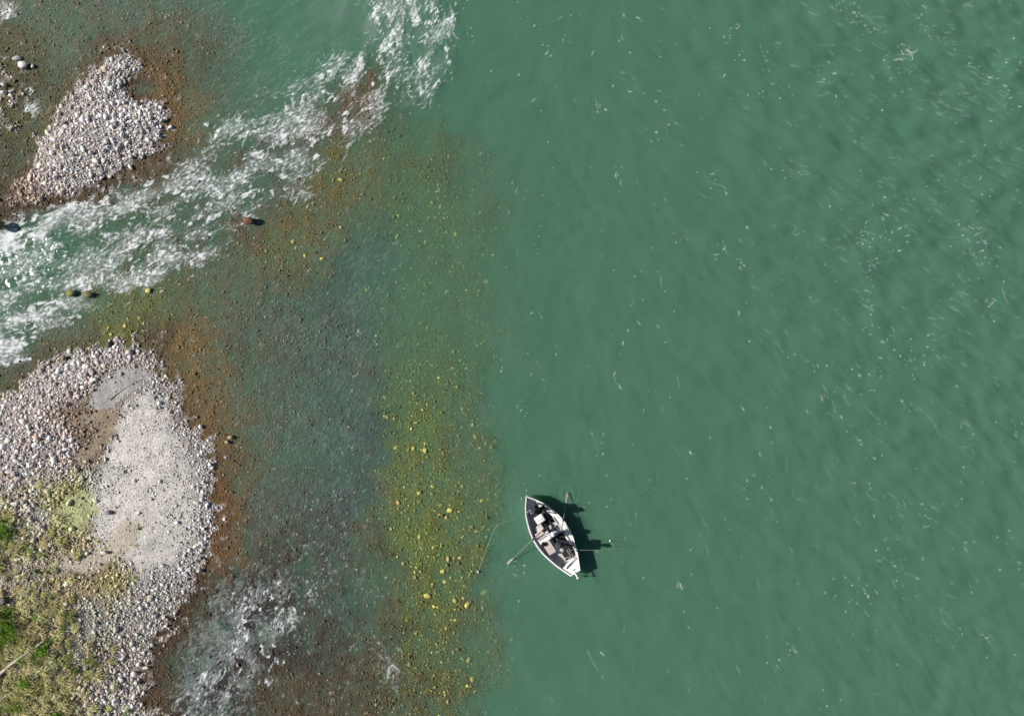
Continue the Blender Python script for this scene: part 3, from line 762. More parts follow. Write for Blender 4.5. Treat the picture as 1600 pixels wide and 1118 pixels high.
# thin line of froth where water laps the shore
lap = np.exp(-((bedW + .008) / .011) ** 2) * sstep(.05, .45, fbm(X / 24.0, Y / 24.0, 3, 63)) * sstep(-.2, .6, fbm(X / 5.0, Y / 5.0, 2, 64))
foam = np.maximum(foam, .65 * lap * (X < 640))
# chop
calm = sstep(.02, .25, F)
sw = lic(fbm(X / 38.0, Y / 24.0, 3, 33), 8)
chop = sstep(900, 1600, X) * (0.4 + .6 * sstep(1000, 100, Y))
rip = fbm(X / 26.0, Y / 20.0, 3, 133, .6)
ripd = lic(rip, 5)
wz = .07 * calm * rid + .03 * foam * isr + .03 * calm * fbm(X / 10., Y / 10., 2, 135) + .03 * sw * (1 - calm) + (.16 + chop * .9) * .19 * lic(fbm(X / 60.0, Y / 34.0, 4, 37, .55), 5) + (.02 + .05 * chop) * ripd + (.003 + .012 * chop) * lic(fbm(X / 9., Y / 7., 2, 139), 3) + .012 * sstep(780, 600, X) * lic(fbm(X / 9., Y / 9., 2, 137), 5)
wz = wz * sstep(-.01, -.18, bedW) + .004 * sw
def rings(zx, zy, amp, lam, reach):
    x0 = 730 + zx / 6.1538; y0 = 750 + zy / 6.1538
    d = np.hypot(X - x0, Y - y0) * S
    return amp * np.cos(d * 2 * math.pi / lam) * np.exp(-(d / reach) ** 2)
wz = wz + rings(385, 805, .014, .34, .8) + rings(968, 120, .012, .34, .8) + rings(105, 880, .006, .25, .45) + rings(1375, 580, .006, .25, .4)
sb = ((X - 862) * .541 + (Y - 838) * .841) * S; wb = ((X - 862) * .841 - (Y - 838) * .541) * S
eb = np.sqrt((sb / 2.4) ** 2 + (wb / 1.0) ** 2) - 1
wz = wz + .010 * np.cos(eb * 2 * math.pi / .42) * np.exp(-(np.maximum(eb, 0) / .7) ** 2) * (eb > -.1)
edge = (X > -35) & (X < 1635) & (Y > -25) & (Y < 1145)
wz = np.where(edge, wz, 0)
water_me = grid_mesh('water_surface', WX, WY, wz)
vattr(water_me, 'foam', np.where(edge, foam, 0))
vattr(water_me, 'silt', .42 * sstep(-.4, -1.3, bedW) + .20 * isr * sstep(-.02, -.08, bedW) * (bedW > -.8) + .10 * (1 - isr) * sstep(-.03, -.08, bedW) * sstep(-1.0, -.5, bedW))
# close the sheet into a body of water
bm = bmesh.new(); bm.from_mesh(water_me)
bedges = [e for e in bm.edges if e.is_boundary]
ret = bmesh.ops.extrude_edge_only(bm, edges=bedges)
nv = [v for v in ret['geom'] if isinstance(v, bmesh.types.BMVert)]
for v in nv: v.co.z = -30.0
be = [e for e in ret['geom'] if isinstance(e, bmesh.types.BMEdge) and e.is_boundary]
bmesh.ops.holes_fill(bm, edges=be, sides=0)
bmesh.ops.recalc_face_normals(bm, faces=bm.faces[:])
bm.to_mesh(water_me); bm.free()

def water_mat():
    m, nt, out = new_mat('river_water')
    fo = N(nt, 'ShaderNodeAttribute', attribute_name='foam')
    ge = N(nt, 'ShaderNodeNewGeometry')
    dt = N(nt, 'ShaderNodeVectorMath', operation='DOT_PRODUCT'); nt.links.new(ge.outputs['Incoming'], dt.inputs[0]); nt.links.new(ge.outputs['Normal'], dt.inputs[1])
    ab = N(nt, 'ShaderNodeMath', operation='ABSOLUTE'); nt.links.new(dt.outputs['Value'], ab.inputs[0])
    om = N(nt, 'ShaderNodeMath', operation='SUBTRACT'); om.inputs[0].default_value = 1.0; nt.links.new(ab.outputs[0], om.inputs[1])
    p5 = N(nt, 'ShaderNodeMath', operation='POWER'); nt.links.new(om.outputs[0], p5.inputs[0]); p5.inputs[1].default_value = 5.0
    fr = N(nt, 'ShaderNodeMath', operation='MULTIPLY_ADD'); nt.links.new(p5.outputs[0], fr.inputs[0]); fr.inputs[1].default_value = .98; fr.inputs[2].default_value = .02
    tr = N(nt, 'ShaderNodeBsdfTransparent')
    gl = N(nt, 'ShaderNodeBsdfGlossy'); gl.inputs['Roughness'].default_value = .17
    mx = N(nt, 'ShaderNodeMixShader'); nt.links.new(fr.outputs[0], mx.inputs[0]); nt.links.new(tr.outputs[0], mx.inputs[1]); nt.links.new(gl.outputs[0], mx.inputs[2])
    df = N(nt, 'ShaderNodeBsdfDiffuse'); df.inputs['Color'].default_value = (.80, .83, .83, 1)
    tl = N(nt, 'ShaderNodeBsdfTranslucent'); tl.inputs['Color'].default_value = (.8, .83, .83, 1)
    fmix = N(nt, 'ShaderNodeMixShader'); fmix.inputs[0].default_value = .18
    nt.links.new(df.outputs[0], fmix.inputs[1]); nt.links.new(tl.outputs[0], fmix.inputs[2])
    pw = N(nt, 'ShaderNodeMath', operation='POWER'); nt.links.new(fo.outputs['Fac'], pw.inputs[0]); pw.inputs[1].default_value = 1.7
    # fine silt carried just under the skin of the deep water takes the light on every wave slope
    si = N(nt, 'ShaderNodeAttribute', attribute_name='silt')
    sd_ = N(nt, 'ShaderNodeBsdfDiffuse'); sd_.inputs['Color'].default_value = SILT + (1,)
    ms = N(nt, 'ShaderNodeMixShader'); nt.links.new(si.outputs['Fac'], ms.inputs[0]); nt.links.new(mx.outputs[0], ms.inputs[1]); nt.links.new(sd_.outputs[0], ms.inputs[2])
    m2 = N(nt, 'ShaderNodeMixShader'); nt.links.new(pw.outputs[0], m2.inputs[0]); nt.links.new(ms.outputs[0], m2.inputs[1]); nt.links.new(fmix.outputs[0], m2.inputs[2])
    nt.links.new(m2.outputs[0], out.inputs['Surface'])
    # silty green water body
    sv = N(nt, 'ShaderNodeVolumeScatter'); sv.inputs['Color'].default_value = WATER_SC + (1,); sv.inputs['Density'].default_value = WATER_D; sv.inputs['Anisotropy'].default_value = 0.0
    av = N(nt, 'ShaderNodeVolumeAbsorption'); av.inputs['Color'].default_value = WATER_AB + (1,); av.inputs['Density'].default_value = WATER_D
    ad = N(nt, 'ShaderNodeAddShader'); nt.links.new(sv.outputs[0], ad.inputs[0]); nt.links.new(av.outputs[0], ad.inputs[1])
    nt.links.new(ad.outputs[0], out.inputs['Volume'])
    return m
# single-scatter albedo (r,g,b); scatter colour = albedo, absorption colour = albedo (absorbs 1 - albedo)
WATER_D = 3.0
SILT = (.090, .216, .141)
WATER_SC = (.31, .585, .435)
WATER_AB = (.31, .585, .435)
water = link_mesh('river_water', water_me, water_mat())
tag(water, 'silty green river water with white rapids', 'river', kind='structure')

# ------------------------------------------------------------------ mesh building for made things
class MB:
    def __init__(self):
        self.v = []; self.f = []
    def add(self, vs, fs):
        o = len(self.v); self.v += [Vector(p) for p in vs]; self.f += [tuple(i + o for i in f) for f in fs]
    def box(self, c, size, rz=0.0, taper=1.0):
        sx, sy, sz = (q / 2 for q in size)
        R = Matrix.Rotation(rz, 3, 'Z'); c = Vector(c)
        vs = [c + R @ Vector((x * sx * (taper if z > 0 else 1), y * sy * (taper if z > 0 else 1), z * sz)) for z in (-1, 1) for x, y in ((-1, -1), (1, -1), (1, 1), (-1, 1))]
        self.add(vs, [(3, 2, 1, 0), (4, 5, 6, 7), (0, 1, 5, 4), (1, 2, 6, 5), (2, 3, 7, 6), (3, 0, 4, 7)])
    def tube(self, pts, rad, n=8, flat=1.0, up=None):
        pts = [Vector(p) for p in pts]; m = len(pts)
        rad = rad if hasattr(rad, '__len__') else [rad] * m
        rings = []
        ref = Vector(up) if up is not None else Vector((0.13, 0.21, 1))
        for i, p in enumerate(pts):
            d = (pts[min(i + 1, m - 1)] - pts[max(i - 1, 0)]).normalized()
            a = d.cross(ref)
            if a.length < 1e-4: a = d.cross(Vector((1, 0, 0)))
            a.normalize(); b = a.cross(d).normalized()
            rings.append([p + (a * math.cos(2 * math.pi * k / n) + b * math.sin(2 * math.pi * k / n) * flat) * rad[i] for k in range(n)])
        vs = [q for r in rings for q in r]
        fs = [(i * n + k, i * n + (k + 1) % n, (i + 1) * n + (k + 1) % n, (i + 1) * n + k) for i in range(m - 1) for k in range(n)]
        fs += [tuple(range(n))[::-1], tuple((m - 1) * n + k for k in range(n))]
        self.add(vs, fs)
    def capsule(self, a, b, ra, rb, n=12, k=4, flat=None):
        a = Vector(a); b = Vector(b); d = b - a; L = d.length
        d = d / L if L > 1e-6 else Vector((0, 0, 1))
        pts = []; rad = []
        for i in range(k): 
            t = (i + .35) / k * math.pi / 2
            pts.append(a - d * ra * math.cos(t)); rad.append(ra * math.sin(t))
        pts += [a, b]; rad += [ra, rb]
        for i in range(k)[::-1]:
            t = (i + .35) / k * math.pi / 2
            pts.append(b + d * rb * math.cos(t)); rad.append(rb * math.sin(t))
        self.tube(pts, rad, n)
    def ball(self, c, r, n=14):
        c = Vector(c); r = Vector(r) if hasattr(r, '__len__') else Vector((r, r, r))
        m = n // 2; vs = []
        for i in range(1, m):
            t = math.pi * i / m
            for k in range(n):
                vs.append(c + Vector((r.x * math.sin(t) * math.cos(2 * math.pi * k / n), r.y * math.sin(t) * math.sin(2 * math.pi * k / n), r.z * math.cos(t))))
        vs += [c + Vector((0, 0, r.z)), c - Vector((0, 0, r.z))]
        fs = [(i * n + k, (i + 1) * n + k, (i + 1) * n + (k + 1) % n, i * n + (k + 1) % n) for i in range(m - 2) for k in range(n)]
        T = len(vs) - 2
        fs += [(T, k, (k + 1) % n) for k in range(n)] + [(T + 1, (m - 2) * n + (k + 1) % n, (m - 2) * n + k) for k in range(n)]
        self.add(vs, fs)
    def mesh(self, name):
        me = bpy.data.meshes.new(name); me.from_pydata([tuple(v) for v in self.v], [], self.f); me.update()
        return me
    def build(self, name, mat, parent=None, smooth=False, bevel=0.0):
        me = self.mesh(name)
        bm = bmesh.new(); bm.from_mesh(me)
        bmesh.ops.recalc_face_normals(bm, faces=bm.faces[:])
        if bevel:
            bmesh.ops.bevel(bm, geom=[e for e in bm.edges if e.calc_face_angle(0) > .6], offset=bevel, segments=2, affect='EDGES', profile=.6)
        bm.to_mesh(me); bm.free()
        return link_mesh(name, me, mat, parent, smooth)

# ------------------------------------------------------------------ drift boat
M_white = simple_mat('white_boat_paint', (.80, .80, .78), .35, var=.05, scale=5)
M_rim = simple_mat('white_gunwale', (.82, .81, .78), .4, var=.06, scale=9)
M_inner = simple_mat('pale_grey_liner', (.58, .55, .52), .55, var=.12, scale=6)
M_floor = simple_mat('pale_floor_paint', (.56, .53, .52), .6, var=.12, scale=7)
M_tan = simple_mat('pinkish_lid', (.52, .44, .42), .5, var=.06, scale=6)
M_black = simple_mat('black_gear', (.018, .018, .022), .65, var=.25, scale=14)
M_navy = simple_mat('dark_navy_cloth', (.02, .024, .035), .8, var=.25, scale=20)
M_grey = simple_mat('pale_grey_shirt', (.40, .41, .42), .85, var=.15, scale=16, bump=.3)
M_wader = simple_mat('dark_wader_cloth', (.045, .045, .045), .8, var=.25, scale=18, bump=.3)
M_skin = simple_mat('skin', (.42, .25, .17), .5, var=.06, scale=20)
M_cap_w = simple_mat('white_cap', (.75, .75, .74), .8, var=.05)
M_cap_d = simple_mat('dark_cap', (.03, .03, .035), .8, var=.15)
M_cap_g = simple_mat('grey_cap', (.30, .30, .29), .8, var=.15)
M_hair = simple_mat('dark_hair', (.03, .02, .015), .6)
M_metal = simple_mat('dull_metal', (.45, .45, .45), .35, metal=.8, var=.1)
M_oar = simple_mat('green_grey_oar_shaft', (.16, .18, .13), .5, var=.15, scale=10)
M_blade = simple_mat('weathered_oar_blade', (.30, .31, .24), .5, var=.3, scale=10)
M_rod = simple_mat('pale_olive_rod', (.34, .38, .24), .3, var=.08)
M_line = simple_mat('pale_fly_line', (.46, .50, .34), .4, var=.05)
M_rope = simple_mat('black_rope', (.012, .01, .012), .9, var=.3, scale=30)
M_pack = simple_mat('white_bag_cloth', (.62, .61, .58), .8, var=.12, scale=10, bump=.4)

def Zm(zx, zy, z=0.0):                       # close-up coordinates of the boat
    return P(730 + zx / 6.1538, 750 + zy / 6.1538, z)
bow_w, stern_w = Zm(570, 160, .80), Zm(1041, 893, .66)
ax = Vector((bow_w.x - stern_w.x, bow_w.y - stern_w.y, 0)); BL = ax.length; ax.normalize()
boat = empty('drift_boat', Vector(((bow_w.x + stern_w.x) / 2, (bow_w.y + stern_w.y) / 2, 0)))
BRZ = math.atan2(ax.y, ax.x)
boat.rotation_euler = (0, 0, BRZ)
tag(boat, 'white double ended drift boat with grey inside afloat on green water', 'boat')
Binv = (Matrix.Translation(boat.location) @ Matrix.Rotation(BRZ, 4, 'Z')).inverted()
def Bl(zx, zy, z): return Binv @ Zm(zx, zy, z)
def interp(t, tab):
    xs_, ys_ = zip(*tab)
    return float(np.interp(t, xs_, ys_))
_tt = np.linspace(0, 1, 400)
_hb = np.interp(_tt, [0, .04, .08, .14, .2, .33, .45, .58, .65, .72, .82, .9, .95, 1], [.004, .036, .068, .104, .134, .178, .201, .2, .189, .170, .139, .104, .081, .058])
_hb = np.convolve(np.pad(_hb, 12, mode='reflect', reflect_type='odd'), np.ones(25) / 25, 'valid')
def hb(t): return max(.004, float(np.interp(t, _tt, _hb))) * BL
def zg(t): return interp(t, [(0, .80), (.12, .70), (.25, .60), (.45, .53), (.6, .52), (.8, .57), (1, .66)])
def zb(t): return interp(t, [(0, .22), (.12, .05), (.3, -.06), (.55, -.09), (.8, -.02), (1, .10)])
def ch(t): return hb(t) * interp(t, [(0, .5), (.15, .70), (.5, .77), (1, .74)])
def bx(t): return BL / 2 - t * BL
def wid(t, z, off=.025):
    k = min(1, max(0, (z - zb(t)) / (zg(t) - zb(t))))
    return max(.003, ch(t) + (hb(t) - ch(t)) * k - off)
TS = [i / 32 for i in range(33)]
# hull shell
mb = MB(); ring = []
TH = .022
for t in TS:
    x = bx(t)
    o = [(x, -hb(t), zg(t)), (x, -ch(t), zb(t)), (x, ch(t), zb(t)), (x, hb(t), zg(t))]
    g, c = max(.002, hb(t) - TH), max(.0015, ch(t) - TH)
    n = [(x, g, zg(t)), (x, c, zb(t) + TH), (x, -c, zb(t) + TH), (x, -g, zg(t))]
    ring.append(o + n)
vs = [p for r in ring for p in r]
fs = [(i * 8 + k, i * 8 + (k + 1) % 8, (i + 1) * 8 + (k + 1) % 8, (i + 1) * 8 + k) for i in range(32) for k in range(8)]
fs += [(0, 1, 2, 3, 4, 5, 6, 7)[::-1]]
e = 32 * 8
mb.add(vs, fs)
hull = mb.build('hull', M_white, boat)
hull.data.materials.append(M_inner)
for p in hull.data.polygons:
    vi = [v % 8 for v in p.vertices]
    if set(vi) <= {4, 5, 6, 7} and len(vi) == 4: p.material_index = 1
# transom
mb = MB(); x = bx(1)
mb.add([(x, -hb(1), zg(1)), (x, -ch(1), zb(1)), (x, ch(1), zb(1)), (x, hb(1), zg(1)), (x + .03, -hb(1) * 1.03, zg(1) + .002), (x + .03, -ch(1), zb(1)), (x + .03, ch(1), zb(1)), (x + .03, hb(1) * 1.03, zg(1) + .002)],
       [(0, 1, 2, 3), (7, 6, 5, 4), (0, 4, 5, 1), (1, 5, 6, 2), (2, 6, 7, 3), (3, 7, 4, 0)])
mb.build('transom', M_white, boat)
for sgn in (1, -1):
    mb = MB()
    rr = []
    for t in TS:
        y0, y1 = hb(t) + .022, max(hb(t) - .048, 0.001)
        z = zg(t)
        rr.append([(bx(t) + (.03 if t == 0 else 0), sgn * y0, z - .02), (bx(t) + (.03 if t == 0 else 0), sgn * y0, z + .028), (bx(t), sgn * y1, z + .028), (bx(t), sgn * y1, z - .02)])
    vs = [p for r in rr for p in r]
    mb.add(vs, [(i * 4 + k, i * 4 + (k + 1) % 4, (i + 1) * 4 + (k + 1) % 4, (i + 1) * 4 + k) for i in range(32) for k in range(4)] + [(0, 1, 2, 3), (128, 129, 130, 131)])
    mb.build('gunwale', M_rim, boat)
    for (za, wd) in ((.45, .03), (.78, .025)):
        mb = MB()
        pts = [(bx(t), sgn * wid(t, zb(t) + (zg(t) - zb(t)) * za, .034), zb(t) + (zg(t) - zb(t)) * za) for t in TS[2:31]]
        mb.tube(pts, wd * .5, 6)
        mb.build('stringer', M_inner, boat)
    for t in np.arange(.10, .9, .085):
        mb = MB()
        mb.tube([(bx(t), sgn * wid(t, q, .032), q) for q in (.05, .2, .35, zg(t) - .03)], .013, 6)
        mb.build('rib', M_inner, boat)
def deck(name, t0, t1, z0, z1, mat, thick=.02, n=14, y0=None, y1=None):
    mb = MB(); rr = []
    for i in range(n + 1):
        t = t0 + (t1 - t0) * i / n; z = z0 + (z1 - z0) * i / n; w = wid(t, z, .024)
        a = w if y1 is None else min(w, y1); b = -w if y0 is None else max(-w, y0)
        rr.append([(bx(t), a, z), (bx(t), b, z), (bx(t), b, z - thick), (bx(t), a, z - thick)])
    mb.add([p for r in rr for p in r], [(i * 4 + k, i * 4 + (k + 1) % 4, (i + 1) * 4 + (k + 1) % 4, (i + 1) * 4 + k) for i in range(n) for k in range(4)] + [(0, 1, 2, 3), (n * 4, n * 4 + 1, n * 4 + 2, n * 4 + 3)])
    return mb.build(name, mat, boat)
deck('floor', .13, .93, .10, .10, M_floor)
deck('bow_deck', .015, .19, .46, .40, M_white)
sd = deck('stern_deck', .885, .995, .56, .61, M_white)
mb = MB(); c = Bl(1028, 862, .605); mb.box(c, (.035, .16, .03)); mb.build('deck_handle', M_black, boat, bevel=.005)
mb = MB(); mb.box(Vector((bx(.885) - .01, 0, .33)), (.02, hb(.885) * 1.55, .44)); mb.build('stern_bulkhead', M_white, boat)
deck('floor_shade', .18, .43, .112, .112, M_black, .01, 10, y0=-2, y1=.12)  # black sheets added to stand in for people's shadows on the floor
deck('floor_shade', .55, .86, .112, .112, M_black, .01, 10, y0=-2, y1=.10)
# front seat
c = Bl(697, 373, .5)
mb = MB(); mb.box((c.x, c.y, .50), (.42, .50, .10), taper=.94); st = mb.build('front_seat', M_white, boat, smooth=True, bevel=.035)
mb = MB(); mb.box((c.x, c.y, .28), (.16, .16, .36)); mb.build('seat_post', M_metal, st)
# rower's bench
c = Bl(842, 500, .40)
deck('rowing_bench', .455, .545, .42, .42, M_white, .03, 4)
# boxes along the port side
def lidded(name, zx, zy, lx, ly, top, mat, dz=0.0):
    c = Bl(zx, zy, top)
    mb = MB(); mb.box((c.x, c.y, (top - .03 + .10) / 2 + .0), (lx - .03, ly - .03, top - .03 - .10)); b = mb.build(name, M_white, boat, bevel=.008)
    mb = MB(); mb.box((c.x, c.y, top - .012), (lx, ly, .028)); mb.build('lid', mat, b, bevel=.008)
    return b
lidded('dry_box', 702, 530, .40, .44, .47, M_tan)
lidded('side_box', 787, 645, .74, .42, .40, M_tan)
lidded('front_box', 690, 462, .30, .42, .34, M_floor)
lidded('starboard_box', 873, 448, .26, .40, .40, M_floor)
# starboard tray
mb = MB()
pts = [(bx(t), -(wid(t, .44) - .12), .44) for t in np.linspace(.26, .72, 12)]
for (a, b) in zip(pts[:-1], pts[1:]):
    d = Vector(b) - Vector(a)
    mb.box((Vector(a) + Vector(b)) / 2, (d.length * 1.01, .20, .018), rz=math.atan2(d.y, d.x))
mb.build('side_tray', M_rim, boat)
# stern leg brace
a, b = Bl(930, 850, .68), Bl(1022, 748, .68)
mb = MB(); mb.box((a + b) / 2, ((a - b).length, .10, .03), rz=math.atan2(b.y - a.y, b.x - a.x)); lb = mb.build('leg_brace', M_white, boat, bevel=.01)
for q in (a.lerp(b, .12), a.lerp(b, .88)):
    mb = MB(); mb.tube([(q.x, q.y, .09), (q.x, q.y, .68)], .02, 8); mb.build('brace_post', M_metal, lb)
# oarlocks
for (zx, zy) in ((638, 562), (924, 380)):
    c = Bl(zx, zy, .58)
    mb = MB(); mb.box((c.x, c.y, .555), (.16, .07, .03)); ol = mb.build('oarlock', M_metal, boat, bevel=.006)
    mb = MB(); mb.tube([c + Vector((0, 0, -.03)), c + Vector((0, 0, .05))], .014, 8)
    mb.tube([c + Vector((.05 * math.cos(u), 0, .10 + .05 * math.sin(u))) for u in np.linspace(-3.9, .76, 12)], .010, 6); mb.build('oarlock_horn', M_metal, ol)
# anchor arm at the stern
a, b = Bl(1030, 880, .69), Bl(1062, 940, .66)
mb = MB(); d = b - a; mb.box((a + b) / 2, (d.length, .07, .05), rz=math.atan2(d.y, d.x)); aa = mb.build('anchor_arm', M_white, boat, bevel=.008)
mb = MB(); mb.tube([b + Vector((0, -.05, 0)), b + Vector((0, .05, 0))], .045, 12); mb.build('anchor_pulley', M_rim, aa)
mb = MB(); mb.tube([b + Vector((-.05, 0, 0)), b + Vector((-.06, 0, -.25))], .008, 6); mb.build('anchor_rope', M_rope, aa)
mb = MB(); q = b + Vector((-.06, 0, -.25)); mb.tube([q + Vector((0, 0, h)) for h in (.02, -.02, -.12, -.2)], [.02, .05, .07, .045], 10); mb.build('anchor', M_metal, aa, smooth=True)

# ------------------------------------------------------------------ oars, rods, gear
def oar(zx0, zy0, lock, tip_z, label):
    pl = Zm(*lock, .63); tip = Zm(zx0, zy0, tip_z)
    d = (pl - tip).normalized()
    hand = pl + d * .62
    root = empty('oar', pl); tag(root, label, 'oar', 'oars of the drift boat')
    R = lambda v: v - pl
    bl0 = tip + d * .55
    mb = MB(); mb.tube([R(hand - d * .16), R(pl), R(bl0)], [.024, .024, .018], 8); mb.build('shaft', M_oar, root, smooth=True)
    mb = MB(); mb.tube([R(hand), R(hand - d * .16)], .019, 8); mb.build('handle', M_black, root, smooth=True)
    mb = MB(); mb.tube([R(tip + d * q) for q in (0, .04, .2, .42, .58)], [.045, .062, .068, .045, .018], 10, flat=.22); mb.build('blade', M_blade, root, smooth=True)
    mb = MB(); mb.tube([R(pl - d * .07), R(pl + d * .07)], .034, 10); mb.build('oar_sleeve', M_black, root, smooth=True)
    return hand
hand_p = oar(385, 805, (638, 562), -.04, 'oar trailing aft into the water on the boat side facing the yellow stones')
hand_s = oar(968, 120, (924, 380), .06, 'oar held forward on the shadowed side of the boat')
def rod(butt, pts, line, label):
    root = empty('fly_rod', butt); tag(root, label, 'fishing rod', 'fly rods of the anglers')
    R = lambda v: Vector(v) - butt
    d = (Vector(pts[0]) - butt).normalized()
    n = len(pts)
    mb = MB(); mb.tube([R(butt)] + [R(p) for p in pts], [.011] + [.010 - .005 * (i + 1) / n for i in range(n)], 6); mb.build('rod_blank', M_rod, root, smooth=True)
    mb = MB(); mb.tube([R(butt - d * .05), R(butt + d * .26)], .017, 8); mb.build('cork_grip', M_tan, root, smooth=True)
    rl = butt + Vector((0, 0, -.06)); side = d.cross(Vector((0, 0, 1))).normalized()
    mb = MB(); mb.tube([R(rl - side * .02), R(rl + side * .02)], .045, 14); mb.build('reel', M_black, root)
    mb = MB(); mb.tube([R(p) for p in line], .0065, 5); ln = mb.build('fly_line', M_line, root, smooth=True)
    mb = MB(); mb.ball(R(line[-1]), .05, 10); mb.build('strike_indicator', M_white, ln, smooth=True)

def curve(pts, n=8):
    """smooth path through points"""
    pts = [Vector(p) for p in pts]; out = []
    for i in range(len(pts) - 1):
        p0 = pts[max(i - 1, 0)]; p1 = pts[i]; p2 = pts[i + 1]; p3 = pts[min(i + 2, len(pts) - 1)]
        for k in range(n):
            t = k / n
            out.append(.5 * ((2 * p1) + (p2 - p0) * t + (2 * p0 - 5 * p1 + 4 * p2 - p3) * t * t + (3 * p1 - p0 - 3 * p2 + p3) * t ** 3))
    return out + [pts[-1]]

# ------------------------------------------------------------------ people
def person(J, label, mats, cap, face, voxel=.012):
    """J: joint positions in world space; face: unit vector the person looks along"""
    root = empty('person', (J['pelvis'].x, J['pelvis'].y, min(J['ankle_l'].z, J['ankle_r'].z) - .08))
    base = root.location.copy()
    tag(root, label, 'person', 'people in the drift boat')
    J = {k: v - base for k, v in J.items()}
    face = Vector(face).normalized(); upv = (J['head'] - J['neck']).normalized()
    rt = face.cross(upv).normalized()
    mb = MB()
    segs = []
    def cap_(a, b, ra, rb, reg):
        mb.capsule(a, b, ra, rb); segs.append((Vector(a), Vector(b), reg, (ra + rb) / 2))
    cap_(J['pelvis'] + rt * .07, J['pelvis'] - rt * .07, .135, .135, 1)
    waist = J['pelvis'].lerp(J['chest'], .5)
    cap_(J['pelvis'], waist, .14, .135, 1)
    cap_(waist + rt * .05, J['chest'] + rt * .085, .12, .135, 0); cap_(waist - rt * .05, J['chest'] - rt * .085, .12, .135, 0)
    cap_(J['shoulder_l'], J['shoulder_r'], .075, .075, 0)
    cap_(J['chest'], J['neck'] - upv * .06, .12, .08, 0)
    cap_(J['neck'] - upv * .06, J['head'] - upv * .06, .055, .055, 2)
    mb.ball(J['head'], (.078, .078, .112), 16); segs.append((J['head'] - upv * .05, J['head'] + upv * .05, 2, .085))
    cap_(J['head'] + face * .05 - upv * .05, J['head'] + face * .055 + upv * .03, .055, .055, 2)
    cap_(J['head'] + face * .095 + upv * .01, J['head'] + face * .112 - upv * .022, .012, .017, 2)       # nose
    for sg in (1, -1):
        cap_(J['head'] + rt * sg * .082 - upv * .02, J['head'] + rt * sg * .084 + upv * .02, .014, .017, 2)   # ears
    for sd_, sg in (('l', -1), ('r', 1)):
        s_, e_, w_ = J['shoulder_' + sd_], J['elbow_' + sd_], J['wrist_' + sd_]
        cap_(s_, e_, .062, .047, 0); cap_(e_, w_, .047, .031, 0 if mats[3] else 2)
        hd = (J['grip_' + sd_] - w_); hd = hd.normalized() if hd.length > .01 else face
        palm = w_ + hd * .085
        side = hd.cross(Vector((0, 0, 1))); side = side.normalized() if side.length > .1 else rt
        cap_(w_, palm, .032, .036, 2)
        cap_(palm - side * .018, palm + side * .018, .026, .026, 2)
        for q, (o, l) in enumerate(((-.030, .072), (-.010, .082), (.010, .077), (.030, .060))):
            k0 = palm + side * o + hd * .015; k1 = k0 + hd * l * .55 - Vector((0, 0, .012)); k2 = k1 + hd * l * .2 - Vector((0, 0, l * .5))
            cap_(k0, k1, .0115, .011, 2); cap_(k1, k2, .011, .010, 2)
        t0 = w_ + hd * .045 + side * sg * .028; t1 = t0 + hd * .045 + side * sg * .03 - Vector((0, 0, .015)); t2 = t1 + hd * .03 - Vector((0, 0, .02))
        cap_(t0, t1, .014, .0125, 2); cap_(t1, t2, .0125, .011, 2)
        h_, k_, a_ = J['hip_' + sd_], J['knee_' + sd_], J['ankle_' + sd_]
        cap_(h_, k_, .098, .066, 1); cap_(k_, a_, .066, .048, 1)
        toe = J['toe_' + sd_]
        cap_(a_ - Vector((0, 0, .02)), toe, .05, .042, 3)
    me = mb.mesh('person_source')
    tmp = bpy.data.objects.new('person_source', me); col.objects.link(tmp)
    rm = tmp.modifiers.new('skin', 'REMESH'); rm.mode = 'VOXEL'; rm.voxel_size = voxel; rm.use_smooth_shade = True
    sm = tmp.modifiers.new('soft', 'SMOOTH'); sm.factor = .5; sm.iterations = 2
    dg = bpy.context.evaluated_depsgraph_get()
    bme = bpy.data.meshes.new_from_object(tmp.evaluated_get(dg))
    bpy.data.objects.remove(tmp); bme.name = 'person_body'
    bme.materials.clear()
    for m in mats[0], mats[1], M_skin, mats[2]: bme.materials.append(m)
    nf = len(bme.polygons)
    ce = np.empty(nf * 3); bme.polygons.foreach_get('center', ce); ce = ce.reshape(-1, 3)
    best = np.full(nf, 1e9); reg = np.zeros(nf, np.int32)
    for a, b, r_, rad in segs:
        a = np.array(a); d = np.array(b) - a
        t = np.clip(((ce - a) @ d) / max(d @ d, 1e-9), 0, 1)
        dd = np.linalg.norm(ce - a - t[:, None] * d, axis=1) - rad
        up_ = dd < best; best[up_] = dd[up_]; reg[up_] = r_
    bme.polygons.foreach_set('material_index', reg)
    bme.polygons.foreach_set('use_smooth', np.ones(nf, bool))
    bo = bpy.data.objects.new('body', bme); col.objects.link(bo); bo.parent = root
    # hair, cap, eyes, mouth
    hc = J['head']
    def frame(v): return hc + rt * v[0] + face * v[1] + upv * v[2]
    mb = MB(); n = 16; vs = []; fs = []
    for i in range(6):
        t = math.pi * (.12 + .5 * i / 5)
        for k in range(n):
            u = 2 * math.pi * k / n
            vs.append(frame((.092 * math.sin(t) * math.cos(u), -.012 + .10 * math.sin(t) * math.sin(u) * (1 if math.sin(u) < 0 else .75), .125 * math.cos(t) - .005)))
    fs = [(i * n + k, i * n + (k + 1) % n, (i + 1) * n + (k + 1) % n, (i + 1) * n + k) for i in range(5) for k in range(n)]
    mb.add(vs, fs); mb.build('hair', M_hair, root, smooth=True)
    mb = MB(); vs = []
    for (r_, h) in ((.104, .025), (.106, .055), (.098, .095), (.07, .128), (.03, .142), (.008, .150)):
        for k in range(n):
            u = 2 * math.pi * k / n
            vs.append(frame((r_ * math.cos(u), r_ * 1.08 * math.sin(u), h)))
